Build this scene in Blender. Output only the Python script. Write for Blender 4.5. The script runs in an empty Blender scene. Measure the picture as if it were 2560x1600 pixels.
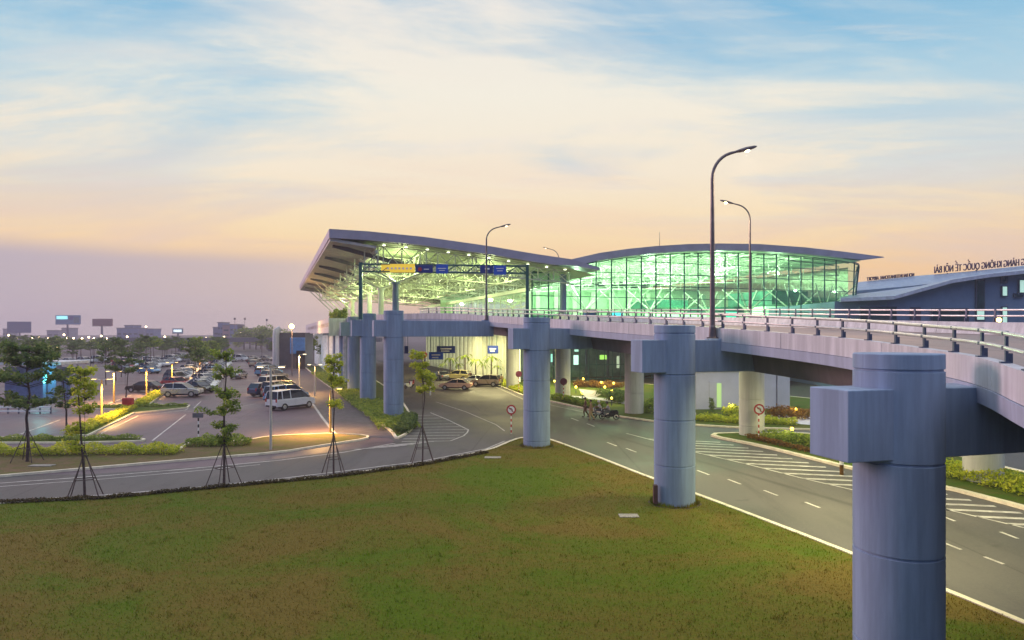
import bpy, math, random
import numpy as np
from mathutils import Vector, Matrix
rnd = random.Random(7)
nrg = np.random.default_rng(11)
sc = bpy.context.scene
col = sc.collection

# ------------------------------------------------------------------ camera
FPX, CX, HY, CH = 1650.0, 1280.0, 836.0, 7.6
cam = bpy.data.cameras.new('camera')
cam.lens = 36.0 * FPX / 2560.0
cam.sensor_width = 36.0
cam.shift_y = 36.0 / 2560.0
cam.clip_start = 0.2
cam.clip_end = 9000
co = bpy.data.objects.new('camera', cam)
col.objects.link(co)
co.location = (0, 0, CH)
co.rotation_euler = (math.radians(90), 0, 0)
sc.camera = co
sc.view_settings.view_transform = 'Standard'
sc.view_settings.look = 'None'
sc.view_settings.exposure = 0.0
sc.view_settings.gamma = 1.0
sc.cycles.use_denoising = True
sc.cycles.max_bounces = 7
sc.cycles.transparent_max_bounces = 12
sc.cycles.volume_bounces = 0
sc.cycles.sample_clamp_indirect = 4.0
sc.cycles.caustics_reflective = False
sc.cycles.caustics_refractive = False

def srgb(r, g, b):
    def c(x):
        x /= 255.0
        return x / 12.92 if x <= 0.04045 else ((x + 0.055) / 1.055) ** 2.4
    return (c(r), c(g), c(b), 1.0)

# ------------------------------------------------------------------ node helper
class NT:
    def __init__(s, nt):
        s.nt = nt; s.n = nt.nodes; s.l = nt.links
    def new(s, t, **k):
        n = s.n.new(t)
        for a, b in k.items(): setattr(n, a, b)
        return n
    def put(s, sock, v):
        if isinstance(v, bpy.types.NodeSocket): s.l.new(v, sock)
        elif isinstance(v, (tuple, list)) and sock.type == 'VECTOR': sock.default_value = v[:3]
        elif isinstance(v, (tuple, list)): sock.default_value = v if len(v) == 4 else (*v, 1)
        else: sock.default_value = v
    def m(s, op, a, b=0.0, c=0.0, clamp=False):
        n = s.new('ShaderNodeMath', operation=op, use_clamp=clamp)
        s.put(n.inputs[0], a); s.put(n.inputs[1], b); s.put(n.inputs[2], c)
        return n.outputs[0]
    def mr(s, v, a, b, c=0.0, d=1.0, smooth=True):
        n = s.new('ShaderNodeMapRange')
        n.interpolation_type = 'SMOOTHSTEP' if smooth else 'LINEAR'
        s.put(n.inputs['Value'], v)
        for i, x in zip((1, 2, 3, 4), (a, b, c, d)): s.put(n.inputs[i], x)
        return n.outputs[0]
    def mix(s, f, a, b, blend='MIX'):
        n = s.new('ShaderNodeMix', data_type='RGBA', blend_type=blend)
        s.put(n.inputs[0], f); s.put(n.inputs[6], a); s.put(n.inputs[7], b)
        return n.outputs[2]
    def noise(s, vec, scale, detail=4, rough=0.55, dist=0.0):
        n = s.new('ShaderNodeTexNoise')
        if vec is not None: s.l.new(vec, n.inputs['Vector'])
        n.inputs['Scale'].default_value = scale
        n.inputs['Detail'].default_value = detail
        n.inputs['Roughness'].default_value = rough
        n.inputs['Distortion'].default_value = dist
        return n.outputs['Fac']
    def ramp(s, f, stops):
        n = s.new('ShaderNodeValToRGB')
        e = n.color_ramp.elements
        while len(e) > 1: e.remove(e[-1])
        e[0].position = stops[0][0]; e[0].color = stops[0][1]
        for p, c in stops[1:]:
            q = e.new(p); q.color = c
        s.l.new(f, n.inputs[0])
        return n.outputs[0]
    def comb(s, x, y, z):
        n = s.new('ShaderNodeCombineXYZ')
        s.put(n.inputs[0], x); s.put(n.inputs[1], y); s.put(n.inputs[2], z)
        return n.outputs[0]

# ------------------------------------------------------------------ world
world = bpy.data.worlds.new('World')
sc.world = world
world.use_nodes = True
wt = NT(world.node_tree)
wt.n.clear()
tc = wt.new('ShaderNodeTexCoord')
sp = wt.new('ShaderNodeSeparateXYZ'); wt.l.new(tc.outputs['Generated'], sp.inputs[0])
X, Y, Z = sp.outputs
hl = wt.m('SQRT', wt.m('ADD', wt.m('MULTIPLY', X, X), wt.m('MULTIPLY', Y, Y)))
H = wt.m('DIVIDE', X, hl); F = wt.m('DIVIDE', Y, hl)
warm = wt.ramp(Z, [(0.0, srgb(240, 196, 168)), (0.09, srgb(252, 210, 160)), (0.15, srgb(253, 226, 182)),
                   (0.23, srgb(249, 235, 212)), (0.34, srgb(246, 240, 225)), (0.5, srgb(236, 232, 228)), (1.0, srgb(120, 160, 205))])
blue = wt.ramp(Z, [(0.0, srgb(225, 190, 180)), (0.14, srgb(238, 214, 190)), (0.22, srgb(205, 220, 226)), (0.32, srgb(166, 207, 228)),
                   (0.42, srgb(88, 175, 220)), (1.0, srgb(60, 110, 190))])
zz = wt.m('ADD', Z, 0.12)
cv = wt.comb(wt.m('DIVIDE', X, zz), wt.m('DIVIDE', Y, zz), 0.0)
mp = wt.new('ShaderNodeMapping'); wt.l.new(cv, mp.inputs[0])
mp.inputs['Rotation'].default_value = (0, 0, 0.25); mp.inputs['Scale'].default_value = (0.45, 1.1, 1)
n1 = wt.noise(mp.outputs[0], 1.1, 6, 0.6, 0.9)
mp2 = wt.new('ShaderNodeMapping'); wt.l.new(cv, mp2.inputs[0])
mp2.inputs['Rotation'].default_value = (0, 0, -0.3); mp2.inputs['Scale'].default_value = (0.5, 1.5, 1); mp2.inputs['Location'].default_value = (3.1, 1.7, 0)
n2 = wt.noise(mp2.outputs[0], 2.2, 7, 0.62, 0.6)
ns = wt.m('ADD', wt.m('MULTIPLY', n1, 0.62), wt.m('MULTIPLY', n2, 0.38))
# blue towards the upper corners
side = wt.m('ABSOLUTE', wt.m('ADD', H, 0.02))
bf = wt.m('ADD', wt.m('MULTIPLY', side, 0.98), wt.m('MULTIPLY', Z, 0.80))
bf = wt.m('ADD', bf, wt.m('MULTIPLY', wt.m('SUBTRACT', ns, 0.5), 2.2))
bfac = wt.mr(bf, 0.33, 0.92)
front = wt.mix(wt.m('MULTIPLY', bfac, 0.92), warm, blue)
# thin bright wisps
wisp = wt.mr(n2, 0.50, 0.72)
wisp = wt.m('MULTIPLY', wisp, wt.mr(Z, 0.08, 0.3))
front = wt.mix(wt.m('MULTIPLY', wisp, 0.40), front, srgb(250, 236, 222))
# pink-peach streaks low in the sky
pk = wt.m('MULTIPLY', wt.mr(n1, 0.45, 0.62), wt.m('MULTIPLY', wt.mr(Z, 0.05, 0.14), wt.mr(Z, 0.30, 0.2)))
front = wt.mix(wt.m('MULTIPLY', pk, 0.22), front, srgb(244, 205, 182))
# dusky bank of haze low on the left
edge = wt.m('ADD', Z, wt.m('MULTIPLY', wt.m('SUBTRACT', n1, 0.5), 0.012))
bank = wt.m('MULTIPLY', wt.mr(edge, 0.126, 0.094), wt.mr(H, 0.02, -0.36))
front = wt.mix(wt.m('MULTIPLY', bank, 0.88), front, wt.ramp(wt.mr(H, -0.62, -0.2, 0, 1, False), [(0, srgb(186, 176, 190)), (0.6, srgb(204, 188, 190)), (1, srgb(228, 204, 194))]))
rear = wt.ramp(Z, [(0.0, (.035, .08, .20, 1)), (0.28, (.06, .17, .42, 1)), (0.6, (.50, .58, .90, 1)), (1.0, (1.0, 1.0, 1.1, 1))])
skyc = wt.mix(wt.mr(F, 0.30, -0.20), front, rear)
# above the frame the unseen sky is brightened to light the scene
skyc = wt.mix(wt.mr(Z, 0.50, 0.80), skyc, (1.10, 1.12, 1.18, 1))
skyc = wt.mix(wt.mr(Z, 0.0, -0.02), skyc, srgb(90, 84, 92))
bg = wt.new('ShaderNodeBackground'); wt.l.new(skyc, bg.inputs[0]); bg.inputs[1].default_value = 1.0
wo = wt.new('ShaderNodeOutputWorld'); wt.l.new(bg.outputs[0], wo.inputs[0])
world.cycles.sampling_method = 'MANUAL'
world.cycles.sample_map_resolution = 512

# ------------------------------------------------------------------ sun, low on the left beyond the haze
sl = bpy.data.lights.new('sun', 'SUN'); sl.energy = 1.8; sl.angle = math.radians(18); sl.color = (1.0, 0.58, 0.58)
so = bpy.data.objects.new('sun', sl); col.objects.link(so)
so.rotation_euler = Vector((0.90, -0.42, -0.22)).to_track_quat('-Z', 'Y').to_euler()

# ------------------------------------------------------------------ geometry of the photograph
def at(px, py, Yd):
    return Vector(((px - CX) / FPX * Yd, Yd, CH - (py - HY) / FPX * Yd))
def gr(px, py, z=0.0):
    Yd = (CH - z) * FPX / (py - HY)
    return Vector(((px - CX) / FPX * Yd, Yd, z))

# ------------------------------------------------------------------ object helpers
ORG = {}
def tag(o, label=None, cat=None, group=None, kind=None):
    if label: o['label'] = label
    if cat: o['category'] = cat
    if group: o['group'] = group
    if kind: o['kind'] = kind
    return o
def thing(name, label, cat, loc=(0, 0, 0), group=None, rz=0.0):
    o = bpy.data.objects.new(name, None); col.objects.link(o)
    o.location = loc; o.rotation_euler = (0, 0, rz); o.empty_display_size = 0.3
    ORG[o] = Vector(loc)
    return tag(o, label, cat, group)
def copy_tree(o, parent=None):
    c = o.copy(); col.objects.link(c); c.parent = parent
    for ch in o.children: copy_tree(ch, c)
    return c
def mesh_obj(name, me, mat, parent=None):
    o = bpy.data.objects.new(name, me); col.objects.link(o)
    if mat is not None and not me.materials: me.materials.append(mat)
    if parent is not None:
        o.parent = parent; ORG[o] = ORG.get(parent, Vector())
    return o

class MB:
    def __init__(s): s.v = []; s.f = []; s.sm = []
    def add(s, vs, fs, smooth=False):
        b = len(s.v); s.v += [tuple(p) for p in vs]
        for f in fs: s.f.append([b + i for i in f]); s.sm.append(smooth)
        return s
    def box(s, c, size, ax=None, rz=0.0):
        if ax is None:
            ca, sa = math.cos(rz), math.sin(rz)
            ax = (Vector((ca, sa, 0)), Vector((-sa, ca, 0)), Vector((0, 0, 1)))
        c = Vector(c); hx, hy, hz = [q / 2 for q in size]
        vs = [c + ax[0] * (i * hx) + ax[1] * (j * hy) + ax[2] * (k * hz) for k in (-1, 1) for j in (-1, 1) for i in (-1, 1)]
        return s.add(vs, [(0, 2, 3, 1), (4, 5, 7, 6), (0, 1, 5, 4), (2, 6, 7, 3), (0, 4, 6, 2), (1, 3, 7, 5)])
    def beam(s, a, b, w, h):
        a = Vector(a); b = Vector(b); d = (b - a)
        L = d.length
        if L < 1e-6: return s
        x = d / L
        up = Vector((0, 0, 1)) if abs(x.z) < 0.97 else Vector((1, 0, 0))
        y = up.cross(x).normalized(); z = x.cross(y)
        return s.box((a + b) / 2, (L, w, h), (x, y, z))
    def tube(s, a, b, r0, r1=None, n=8, caps=True):
        r1 = r0 if r1 is None else r1
        a = Vector(a); b = Vector(b); x = (b - a).normalized()
        up = Vector((0, 0, 1)) if abs(x.z) < 0.97 else Vector((1, 0, 0))
        y = up.cross(x).normalized(); z = x.cross(y)
        vs = []
        for p, r in ((a, r0), (b, r1)):
            for i in range(n):
                t = 2 * math.pi * i / n
                vs.append(p + y * (math.cos(t) * r) + z * (math.sin(t) * r))
        s.add(vs, [(i, (i + 1) % n, n + (i + 1) % n, n + i) for i in range(n)], True)
        if caps: s.add(vs[:n], [tuple(range(n - 1, -1, -1))]); s.add(vs[n:], [tuple(range(n))])
        return s
    def path(s, pts, rs, n=8):
        pts = [Vector(p) for p in pts]
        if not isinstance(rs, (list, tuple)): rs = [rs] * len(pts)
        vs = []; py = None
        for k, p in enumerate(pts):
            d = (pts[min(k + 1, len(pts) - 1)] - pts[max(k - 1, 0)]).normalized()
            if py is None:
                up = Vector((0, 0, 1)) if abs(d.z) < 0.9 else Vector((0, 1, 0))
                py = up.cross(d).normalized()
            y = (py - d * py.dot(d)).normalized(); py = y; z = d.cross(y)
            for i in range(n):
                t = 2 * math.pi * i / n
                vs.append(p + y * (math.cos(t) * rs[k]) + z * (math.sin(t) * rs[k]))
        fs = [(k * n + i, k * n + (i + 1) % n, (k + 1) * n + (i + 1) % n, (k + 1) * n + i) for k in range(len(pts) - 1) for i in range(n)]
        s.add(vs, fs, True)
        s.add(vs[:n], [tuple(range(n - 1, -1, -1))]); s.add(vs[-n:], [tuple(range(n))])
        return s
    def lathe(s, c, prof, n=32, smooth=True):
        c = Vector(c); vs = []
        for r, z in prof:
            for i in range(n):
                t = 2 * math.pi * i / n
                vs.append((c.x + r * math.cos(t), c.y + r * math.sin(t), c.z + z))
        m = len(prof)
        for k in range(m - 1):
            s.add(vs[k * n:(k + 2) * n], [(i, (i + 1) % n, n + (i + 1) % n, n + i) for i in range(n)], smooth)
        s.add(vs[:n], [tuple(range(n - 1, -1, -1))]); s.add(vs[-n:], [tuple(range(n))])
        return s
    def ball(s, c, r, n=10, m=6, sq=(1, 1, 1)):
        prof = []
        c = Vector(c); vs = []
        for k in range(m + 1):
            a = -math.pi / 2 + math.pi * k / m
            for i in range(n):
                t = 2 * math.pi * i / n
                vs.append((c.x + r * sq[0] * math.cos(a) * math.cos(t), c.y + r * sq[1] * math.cos(a) * math.sin(t), c.z + r * sq[2] * math.sin(a)))
        return s.add(vs, [(k * n + i, k * n + (i + 1) % n, (k + 1) * n + (i + 1) % n, (k + 1) * n + i) for k in range(m) for i in range(n)], True)
    def prism(s, pts, z0, z1):
        n = len(pts); A = sum(pts[i][0] * pts[(i + 1) % n][1] - pts[(i + 1) % n][0] * pts[i][1] for i in range(n))
        if A < 0: pts = pts[::-1]
        vs = [(p[0], p[1], z0) for p in pts] + [(p[0], p[1], z1) for p in pts]
        return s.add(vs, [tuple(range(n - 1, -1, -1)), tuple(range(n, 2 * n))] + [(i, (i + 1) % n, n + (i + 1) % n, n + i) for i in range(n)])
    def quad(s, a, b, c, d): return s.add([a, b, c, d], [(0, 1, 2, 3)])
    def loft(s, rings, closed=True, caps=True, smooth=False):
        n = len(rings[0]); vs = [p for r in rings for p in r]
        m = n if closed else n - 1
        s.add(vs, [(k * n + i, k * n + (i + 1) % n, (k + 1) * n + (i + 1) % n, (k + 1) * n + i) for k in range(len(rings) - 1) for i in range(m)], smooth)
        if caps and closed: s.add(rings[0], [tuple(range(n - 1, -1, -1))]); s.add(rings[-1], [tuple(range(n))])
        return s
    def build(s, name, mat, parent=None, bevel=0.0, fix=False):
        me = bpy.data.meshes.new(name)
        o = ORG.get(parent, Vector()) if parent is not None else Vector()
        me.from_pydata([(p[0] - o.x, p[1] - o.y, p[2] - o.z) for p in s.v], [], s.f)
        me.polygons.foreach_set('use_smooth', s.sm)
        if fix:
            import bmesh
            bm = bmesh.new(); bm.from_mesh(me)
            bmesh.ops.remove_doubles(bm, verts=bm.verts, dist=0.0005)
            bmesh.ops.recalc_face_normals(bm, faces=bm.faces)
            bm.to_mesh(me); bm.free()
        me.update()
        ob = mesh_obj(name, me, mat, parent)
        if bevel:
            bv = ob.modifiers.new('bevel', 'BEVEL'); bv.width = bevel; bv.segments = 2; bv.limit_method = 'ANGLE'
        return ob

# ------------------------------------------------------------------ materials
def mat(name, c, rough=0.7, var=0.15, scale=1.5, metal=0.0, bump=0.0, bscale=20.0, c2=None, spec=None, coat=0.0):
    m = bpy.data.materials.new(name); m.use_nodes = True
    t = NT(m.node_tree); b = m.node_tree.nodes['Principled BSDF']
    g = t.new('ShaderNodeTexCoord')
    n = t.noise(g.outputs['Object'], scale, 6, 0.6)
    c4 = (*c, 1)
    if c2 is None: c2 = tuple(max(0, q * (1 - var)) for q in c); hi = tuple(min(1, q * (1 + var)) for q in c)
    else: hi = c
    cc = t.mix(t.mr(n, 0.3, 0.7), (*c2, 1), (*hi, 1))
    t.put(b.inputs['Base Color'], cc)
    rn = t.mr(t.noise(g.outputs['Object'], scale * 3.1, 4), 0.3, 0.7, max(0, rough - 0.08), min(1, rough + 0.08))
    t.put(b.inputs['Roughness'], rn)
    b.inputs['Metallic'].default_value = metal
    if spec is not None: b.inputs['Specular IOR Level'].default_value = spec
    if coat: b.inputs['Coat Weight'].default_value = coat; b.inputs['Coat Roughness'].default_value = 0.08
    if bump:
        bp = t.new('ShaderNodeBump'); bp.inputs['Strength'].default_value = bump; bp.inputs['Distance'].default_value = 0.02
        t.l.new(t.noise(g.outputs['Object'], bscale, 5), bp.inputs['Height'])
        t.l.new(bp.outputs[0], b.inputs['Normal'])
    return m
def emit(name, c, s):
    m = bpy.data.materials.new(name); m.use_nodes = True
    t = NT(m.node_tree); b = m.node_tree.nodes['Principled BSDF']
    b.inputs['Base Color'].default_value = (*c, 1)
    b.inputs['Emission Color'].default_value = (*c, 1); b.inputs['Emission Strength'].default_value = s
    m.cycles.emission_sampling = 'NONE' if s < 30 else 'AUTO'
    return m
def glass(name, tint, refl=0.12, rough=0.03):
    m = bpy.data.materials.new(name); m.use_nodes = True
    t = NT(m.node_tree); t.n.clear()
    tr = t.new('ShaderNodeBsdfTransparent'); tr.inputs[0].default_value = (*tint, 1)
    gl = t.new('ShaderNodeBsdfGlossy'); gl.inputs['Roughness'].default_value = rough; gl.inputs[0].default_value = (0.9, 0.95, 0.95, 1)
    lw = t.new('ShaderNodeLayerWeight'); lw.inputs[0].default_value = 0.35
    fac = t.m('ADD', t.m('MULTIPLY', lw.outputs['Fresnel'], 0.7), refl, clamp=True)
    mx = t.new('ShaderNodeMixShader'); t.l.new(fac, mx.inputs[0]); t.l.new(tr.outputs[0], mx.inputs[1]); t.l.new(gl.outputs[0], mx.inputs[2])
    o = t.new('ShaderNodeOutputMaterial'); t.l.new(mx.outputs[0], o.inputs[0])
    return m
def leafmat(name, a, b_, c):
    m = bpy.data.materials.new(name); m.use_nodes = True
    t = NT(m.node_tree); b = m.node_tree.nodes['Principled BSDF']
    g = t.new('ShaderNodeNewGeometry')
    tc = t.new('ShaderNodeTexCoord')
    n = t.noise(tc.outputs['Object'], 1.6, 3)
    f = t.m('ADD', t.m('MULTIPLY', g.outputs['Random Per Island'], 0.6), t.m('MULTIPLY', t.mr(n, 0.3, 0.7), 0.4))
    cc = t.ramp(f, [(0.0, (*a, 1)), (0.5, (*b_, 1)), (1.0, (*c, 1))])
    t.put(b.inputs['Base Color'], cc)
    b.inputs['Roughness'].default_value = 0.6
    b.inputs['Specular IOR Level'].default_value = 0.25
    tl = t.new('ShaderNodeBsdfTranslucent'); t.l.new(cc, tl.inputs[0])
    mx = t.new('ShaderNodeMixShader'); mx.inputs[0].default_value = 0.5
    t.l.new(b.outputs[0], mx.inputs[1]); t.l.new(tl.outputs[0], mx.inputs[2])
    t.l.new(mx.outputs[0], m.node_tree.nodes['Material Output'].inputs[0])
    return m

M = {}
def concrete(name, c, streak=0.12):
    m = bpy.data.materials.new(name); m.use_nodes = True
    t = NT(m.node_tree); b = m.node_tree.nodes['Principled BSDF']
    g = t.new('ShaderNodeTexCoord')
    mp_ = t.new('ShaderNodeMapping'); t.l.new(g.outputs['Object'], mp_.inputs[0]); mp_.inputs['Scale'].default_value = (3.0, 3.0, 0.25)
    n = t.noise(mp_.outputs[0], 1.0, 6, 0.65)
    n2_ = t.noise(g.outputs['Object'], 0.8, 5, 0.6)
    lo = tuple(q * (1 - streak) for q in c); hi = tuple(min(1, q * 1.08) for q in c)
    a = t.mix(t.mr(n, 0.35, 0.7), (*lo, 1), (*hi, 1))
    a = t.mix(t.m('MULTIPLY', t.mr(n2_, 0.35, 0.75), 0.3), a, (c[0] * 0.82, c[1] * 0.8, c[2] * 0.86, 1))
    t.put(b.inputs['Base Color'], a)
    b.inputs['Roughness'].default_value = 0.72
    bp = t.new('ShaderNodeBump'); bp.inputs['Strength'].default_value = 0.18; bp.inputs['Distance'].default_value = 0.01
    t.l.new(t.noise(g.outputs['Object'], 14, 6), bp.inputs['Height']); t.l.new(bp.outputs[0], b.inputs['Normal'])
    return m
M['conc'] = concrete('painted_concrete', (0.25, 0.34, 0.49), 0.22)
M['parapet'] = concrete('pale_concrete', (0.66, 0.66, 0.70), 0.25)
M['conc_pale'] = concrete('pale_pier_concrete', (0.55, 0.56, 0.56), 0.15)
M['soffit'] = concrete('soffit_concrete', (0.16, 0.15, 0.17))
M['groove'] = mat('joint_shadow_gap', (0.10, 0.11, 0.15), 0.9)
M['kerb'] = mat('kerb_stone', (0.74, 0.68, 0.52), 0.8, 0.15, 2.0)
M['white_line'] = mat('road_paint', (0.66, 0.63, 0.60), 0.6, 0.2, 2.2, c2=(.36, .33, .31))
M['steel'] = mat('galvanised_steel', (0.66, 0.64, 0.62), 0.35, 0.08, 4, 0.6)
M['dark_steel'] = mat('dark_post_steel', (0.08, 0.10, 0.16), 0.45, 0.2, 4, 0.2)
M['pole'] = mat('lamp_pole_steel', (0.17, 0.14, 0.15), 0.4, 0.2, 3, 0.5)
M['roof'] = mat('roof_metal', (0.36, 0.34, 0.44), 0.5, 0.12, 0.4, 0.1)
M['roof_soffit'] = mat('roof_soffit_panel', (0.30, 0.36, 0.24), 0.6, 0.08, 0.5)
M['truss'] = mat('white_truss_steel', (0.80, 0.84, 0.74), 0.4, 0.05, 1)
M['gsteel'] = mat('green_mullion_steel', (0.03, 0.12, 0.12), 0.4, 0.2, 1, 0.3)
M['black'] = mat('black_rubber', (0.015, 0.015, 0.017), 0.7)
M['bark'] = mat('bark', (0.075, 0.05, 0.05), 0.9, 0.4, 8, bump=0.5)
M['prop'] = mat('prop_pole_wood', (0.10, 0.07, 0.065), 0.85, 0.3, 5)
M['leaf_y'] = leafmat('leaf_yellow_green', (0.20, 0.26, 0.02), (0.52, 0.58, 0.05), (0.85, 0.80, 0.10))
M['leaf_g'] = leafmat('leaf_green', (0.07, 0.13, 0.02), (0.24, 0.34, 0.05), (0.56, 0.60, 0.10))
M['leaf_d'] = leafmat('leaf_dark', (0.04, 0.085, 0.03), (0.12, 0.19, 0.055), (0.30, 0.37, 0.09))
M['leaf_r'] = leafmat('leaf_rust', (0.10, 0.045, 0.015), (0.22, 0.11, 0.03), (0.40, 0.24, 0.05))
# ================================================================== GROUND
def ground_mat():
    m = bpy.data.materials.new('far_ground'); m.use_nodes = True
    t = NT(m.node_tree); b = m.node_tree.nodes['Principled BSDF']
    g = t.new('ShaderNodeTexCoord')
    n = t.noise(g.outputs['Object'], 0.012, 6, 0.6)
    t.put(b.inputs['Base Color'], t.ramp(n, [(0.35, (0.03, 0.04, 0.035, 1)), (0.5, (0.065, 0.055, 0.065, 1)), (0.65, (0.05, 0.06, 0.035, 1))]))
    b.inputs['Roughness'].default_value = 0.95
    return m
def asphalt(name, c, gloss=0.55):
    m = bpy.data.materials.new(name); m.use_nodes = True
    t = NT(m.node_tree); b = m.node_tree.nodes['Principled BSDF']
    g = t.new('ShaderNodeTexCoord')
    big = t.noise(g.outputs['Object'], 0.10, 5, 0.6, 0.6)
    mp_ = t.new('ShaderNodeMapping'); t.l.new(g.outputs['Object'], mp_.inputs[0]); mp_.inputs['Scale'].default_value = (0.9, 0.12, 1); mp_.inputs['Rotation'].default_value = (0, 0, -0.35)
    st = t.noise(mp_.outputs[0], 1.0, 4, 0.6)
    fine = t.noise(g.outputs['Object'], 9, 6, 0.7)
    vo = t.new('ShaderNodeTexVoronoi', feature='DISTANCE_TO_EDGE'); vo.inputs['Scale'].default_value = 0.11
    t.l.new(mp_.outputs[0], vo.inputs['Vector'])
    lo = tuple(q * 0.68 for q in c); hi = tuple(q * 1.3 for q in c)
    a = t.mix(t.mr(big, 0.3, 0.7), (*lo, 1), (*hi, 1))
    a = t.mix(t.m('MULTIPLY', t.mr(st, 0.45, 0.7), 0.45), a, tuple(q * 0.62 for q in c))
    a = t.mix(t.m('MULTIPLY', t.mr(fine, 0.4, 0.7), 0.35), a, tuple(q * 1.5 for q in c))
    a = t.mix(t.m('MULTIPLY', t.mr(vo.outputs['Distance'], 0.006, 0.0), 0.5), a, tuple(q * 0.4 for q in c))
    stn = t.noise(g.outputs['Object'], 0.7, 3, 0.5)
    a = t.mix(t.m('MULTIPLY', t.mr(stn, 0.62, 0.74), 0.45), a, tuple(q * 0.45 for q in c))
    t.put(b.inputs['Base Color'], a)
    t.put(b.inputs['Roughness'], t.mr(big, 0.3, 0.7, gloss - 0.1, gloss + 0.15)); b.inputs['Specular IOR Level'].default_value = 0.3
    bp = t.new('ShaderNodeBump'); bp.inputs['Strength'].default_value = 0.25; bp.inputs['Distance'].default_value = 0.01
    t.l.new(t.noise(g.outputs['Object'], 40, 4), bp.inputs['Height']); t.l.new(bp.outputs[0], b.inputs['Normal'])
    return m
def lawn_mat(name, green, brown, dark, s=0.11, bias=0.0):
    m = bpy.data.materials.new(name); m.use_nodes = True
    t = NT(m.node_tree); b = m.node_tree.nodes['Principled BSDF']
    g = t.new('ShaderNodeTexCoord')
    mp_ = t.new('ShaderNodeMapping'); t.l.new(g.outputs['Object'], mp_.inputs[0]); mp_.inputs['Scale'].default_value = (1, 1.5, 1)
    n = t.noise(mp_.outputs[0], s, 6, 0.62, 1.2)
    f2 = t.noise(g.outputs['Object'], 3.0, 7, 0.75)
    f3 = t.noise(g.outputs['Object'], 16.0, 4, 0.7)
    fac = t.m('ADD', n, t.m('MULTIPLY', t.m('SUBTRACT', f2, 0.5), 0.35))
    fac = t.m('ADD', fac, bias)
    a = t.ramp(fac, [(0.38, (*green, 1)), (0.49, tuple((p + q) / 2 for p, q in zip(green, brown)) + (1,)), (0.61, (*brown, 1))])
    a = t.mix(t.m('MULTIPLY', t.mr(f3, 0.42, 0.68), 0.6), a, (*dark, 1))
    t.put(b.inputs['Base Color'], a)
    b.inputs['Roughness'].default_value = 0.95; b.inputs['Specular IOR Level'].default_value = 0.15
    bp = t.new('ShaderNodeBump'); bp.inputs['Strength'].default_value = 0.7; bp.inputs['Distance'].default_value = 0.05
    t.l.new(t.noise(g.outputs['Object'], 11, 6, 0.8), bp.inputs['Height']); t.l.new(bp.outputs[0], b.inputs['Normal'])
    return m
M['ground'] = ground_mat()
M['asphalt_lot'] = asphalt('car_park_asphalt', (0.135, 0.095, 0.108), 0.48)
M['asphalt'] = asphalt('road_asphalt', (0.10, 0.092, 0.088), 0.6)
M['asphalt_ramp'] = asphalt('ramp_asphalt', (0.26, 0.19, 0.18), 0.5)
M['lawn'] = lawn_mat('short_lawn', (0.085, 0.135, 0.004), (0.16, 0.115, 0.02), (0.06, 0.065, 0.008))
M['verge'] = lawn_mat('verge_grass', (0.07, 0.13, 0.012), (0.13, 0.12, 0.03), (0.03, 0.05, 0.012), 0.5, -0.06)
M['dry'] = lawn_mat('dry_verge', (0.12, 0.13, 0.03), (0.19, 0.13, 0.07), (0.07, 0.06, 0.03), 0.5)

def struct(o, name=None): return tag(o, kind='structure')
def flat(name, pts, z, m, kind='structure'):
    o = MB().add([(p[0], p[1], z) for p in pts], [tuple(range(len(pts)))]).build(name, m)
    # faces up
    if o.data.polygons[0].normal.z < 0: o.data.flip_normals()
    return tag(o, kind=kind)
flat('ground', [(-4000, -60), (4000, -60), (4000, 6000), (-4000, 6000)], 0.0, M['ground'])
flat('car_park', [(-190, 40), (-21, 31.9), (-12, 36), (-10, 41), (-7.2, 50.2), (-9.5, 62), (-15, 78), (-50, 170), (-72, 225), (-190, 225), (-190, 150)], 0.004, M['asphalt_lot'])
flat('road', [(-80, 24), (30, -5), (70, 2), (80, 60), (60, 62), (24, 66), (8, 80), (0, 100), (-40, 190), (-60, 190), (-14, 60), (-8, 46), (-11.8, 42.6), (-16, 38.6), (-23, 35.8), (-40, 35)], 0.008, M['asphalt'])

def offset_in(pts, w):
    n = len(pts); A = sum(pts[i][0] * pts[(i + 1) % n][1] - pts[(i + 1) % n][0] * pts[i][1] for i in range(n))
    if A < 0: pts = pts[::-1]
    out = []
    for i in range(n):
        p0 = Vector(pts[i - 1][:2]); p1 = Vector(pts[i][:2]); p2 = Vector(pts[(i + 1) % n][:2])
        d1 = (p1 - p0).normalized(); d2 = (p2 - p1).normalized()
        n1 = Vector((-d1.y, d1.x)); n2 = Vector((-d2.y, d2.x))
        b = (n1 + n2); 
        if b.length < 1e-4: b = n1
        b.normalize()
        k = min(2.0, 1.0 / max(0.4, b.dot(n1)))
        q = p1 + b * (w * k)
        out.append((q.x, q.y))
    return pts, out
def smooth_poly(pts, it=1):
    for _ in range(it):
        o = []
        n = len(pts)
        for i in range(n):
            a = Vector(pts[i][:2]); b = Vector(pts[(i + 1) % n][:2])
            o.append(tuple(a.lerp(b, 0.2))); o.append(tuple(a.lerp(b, 0.8)))
        pts = o
    return pts
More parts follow.
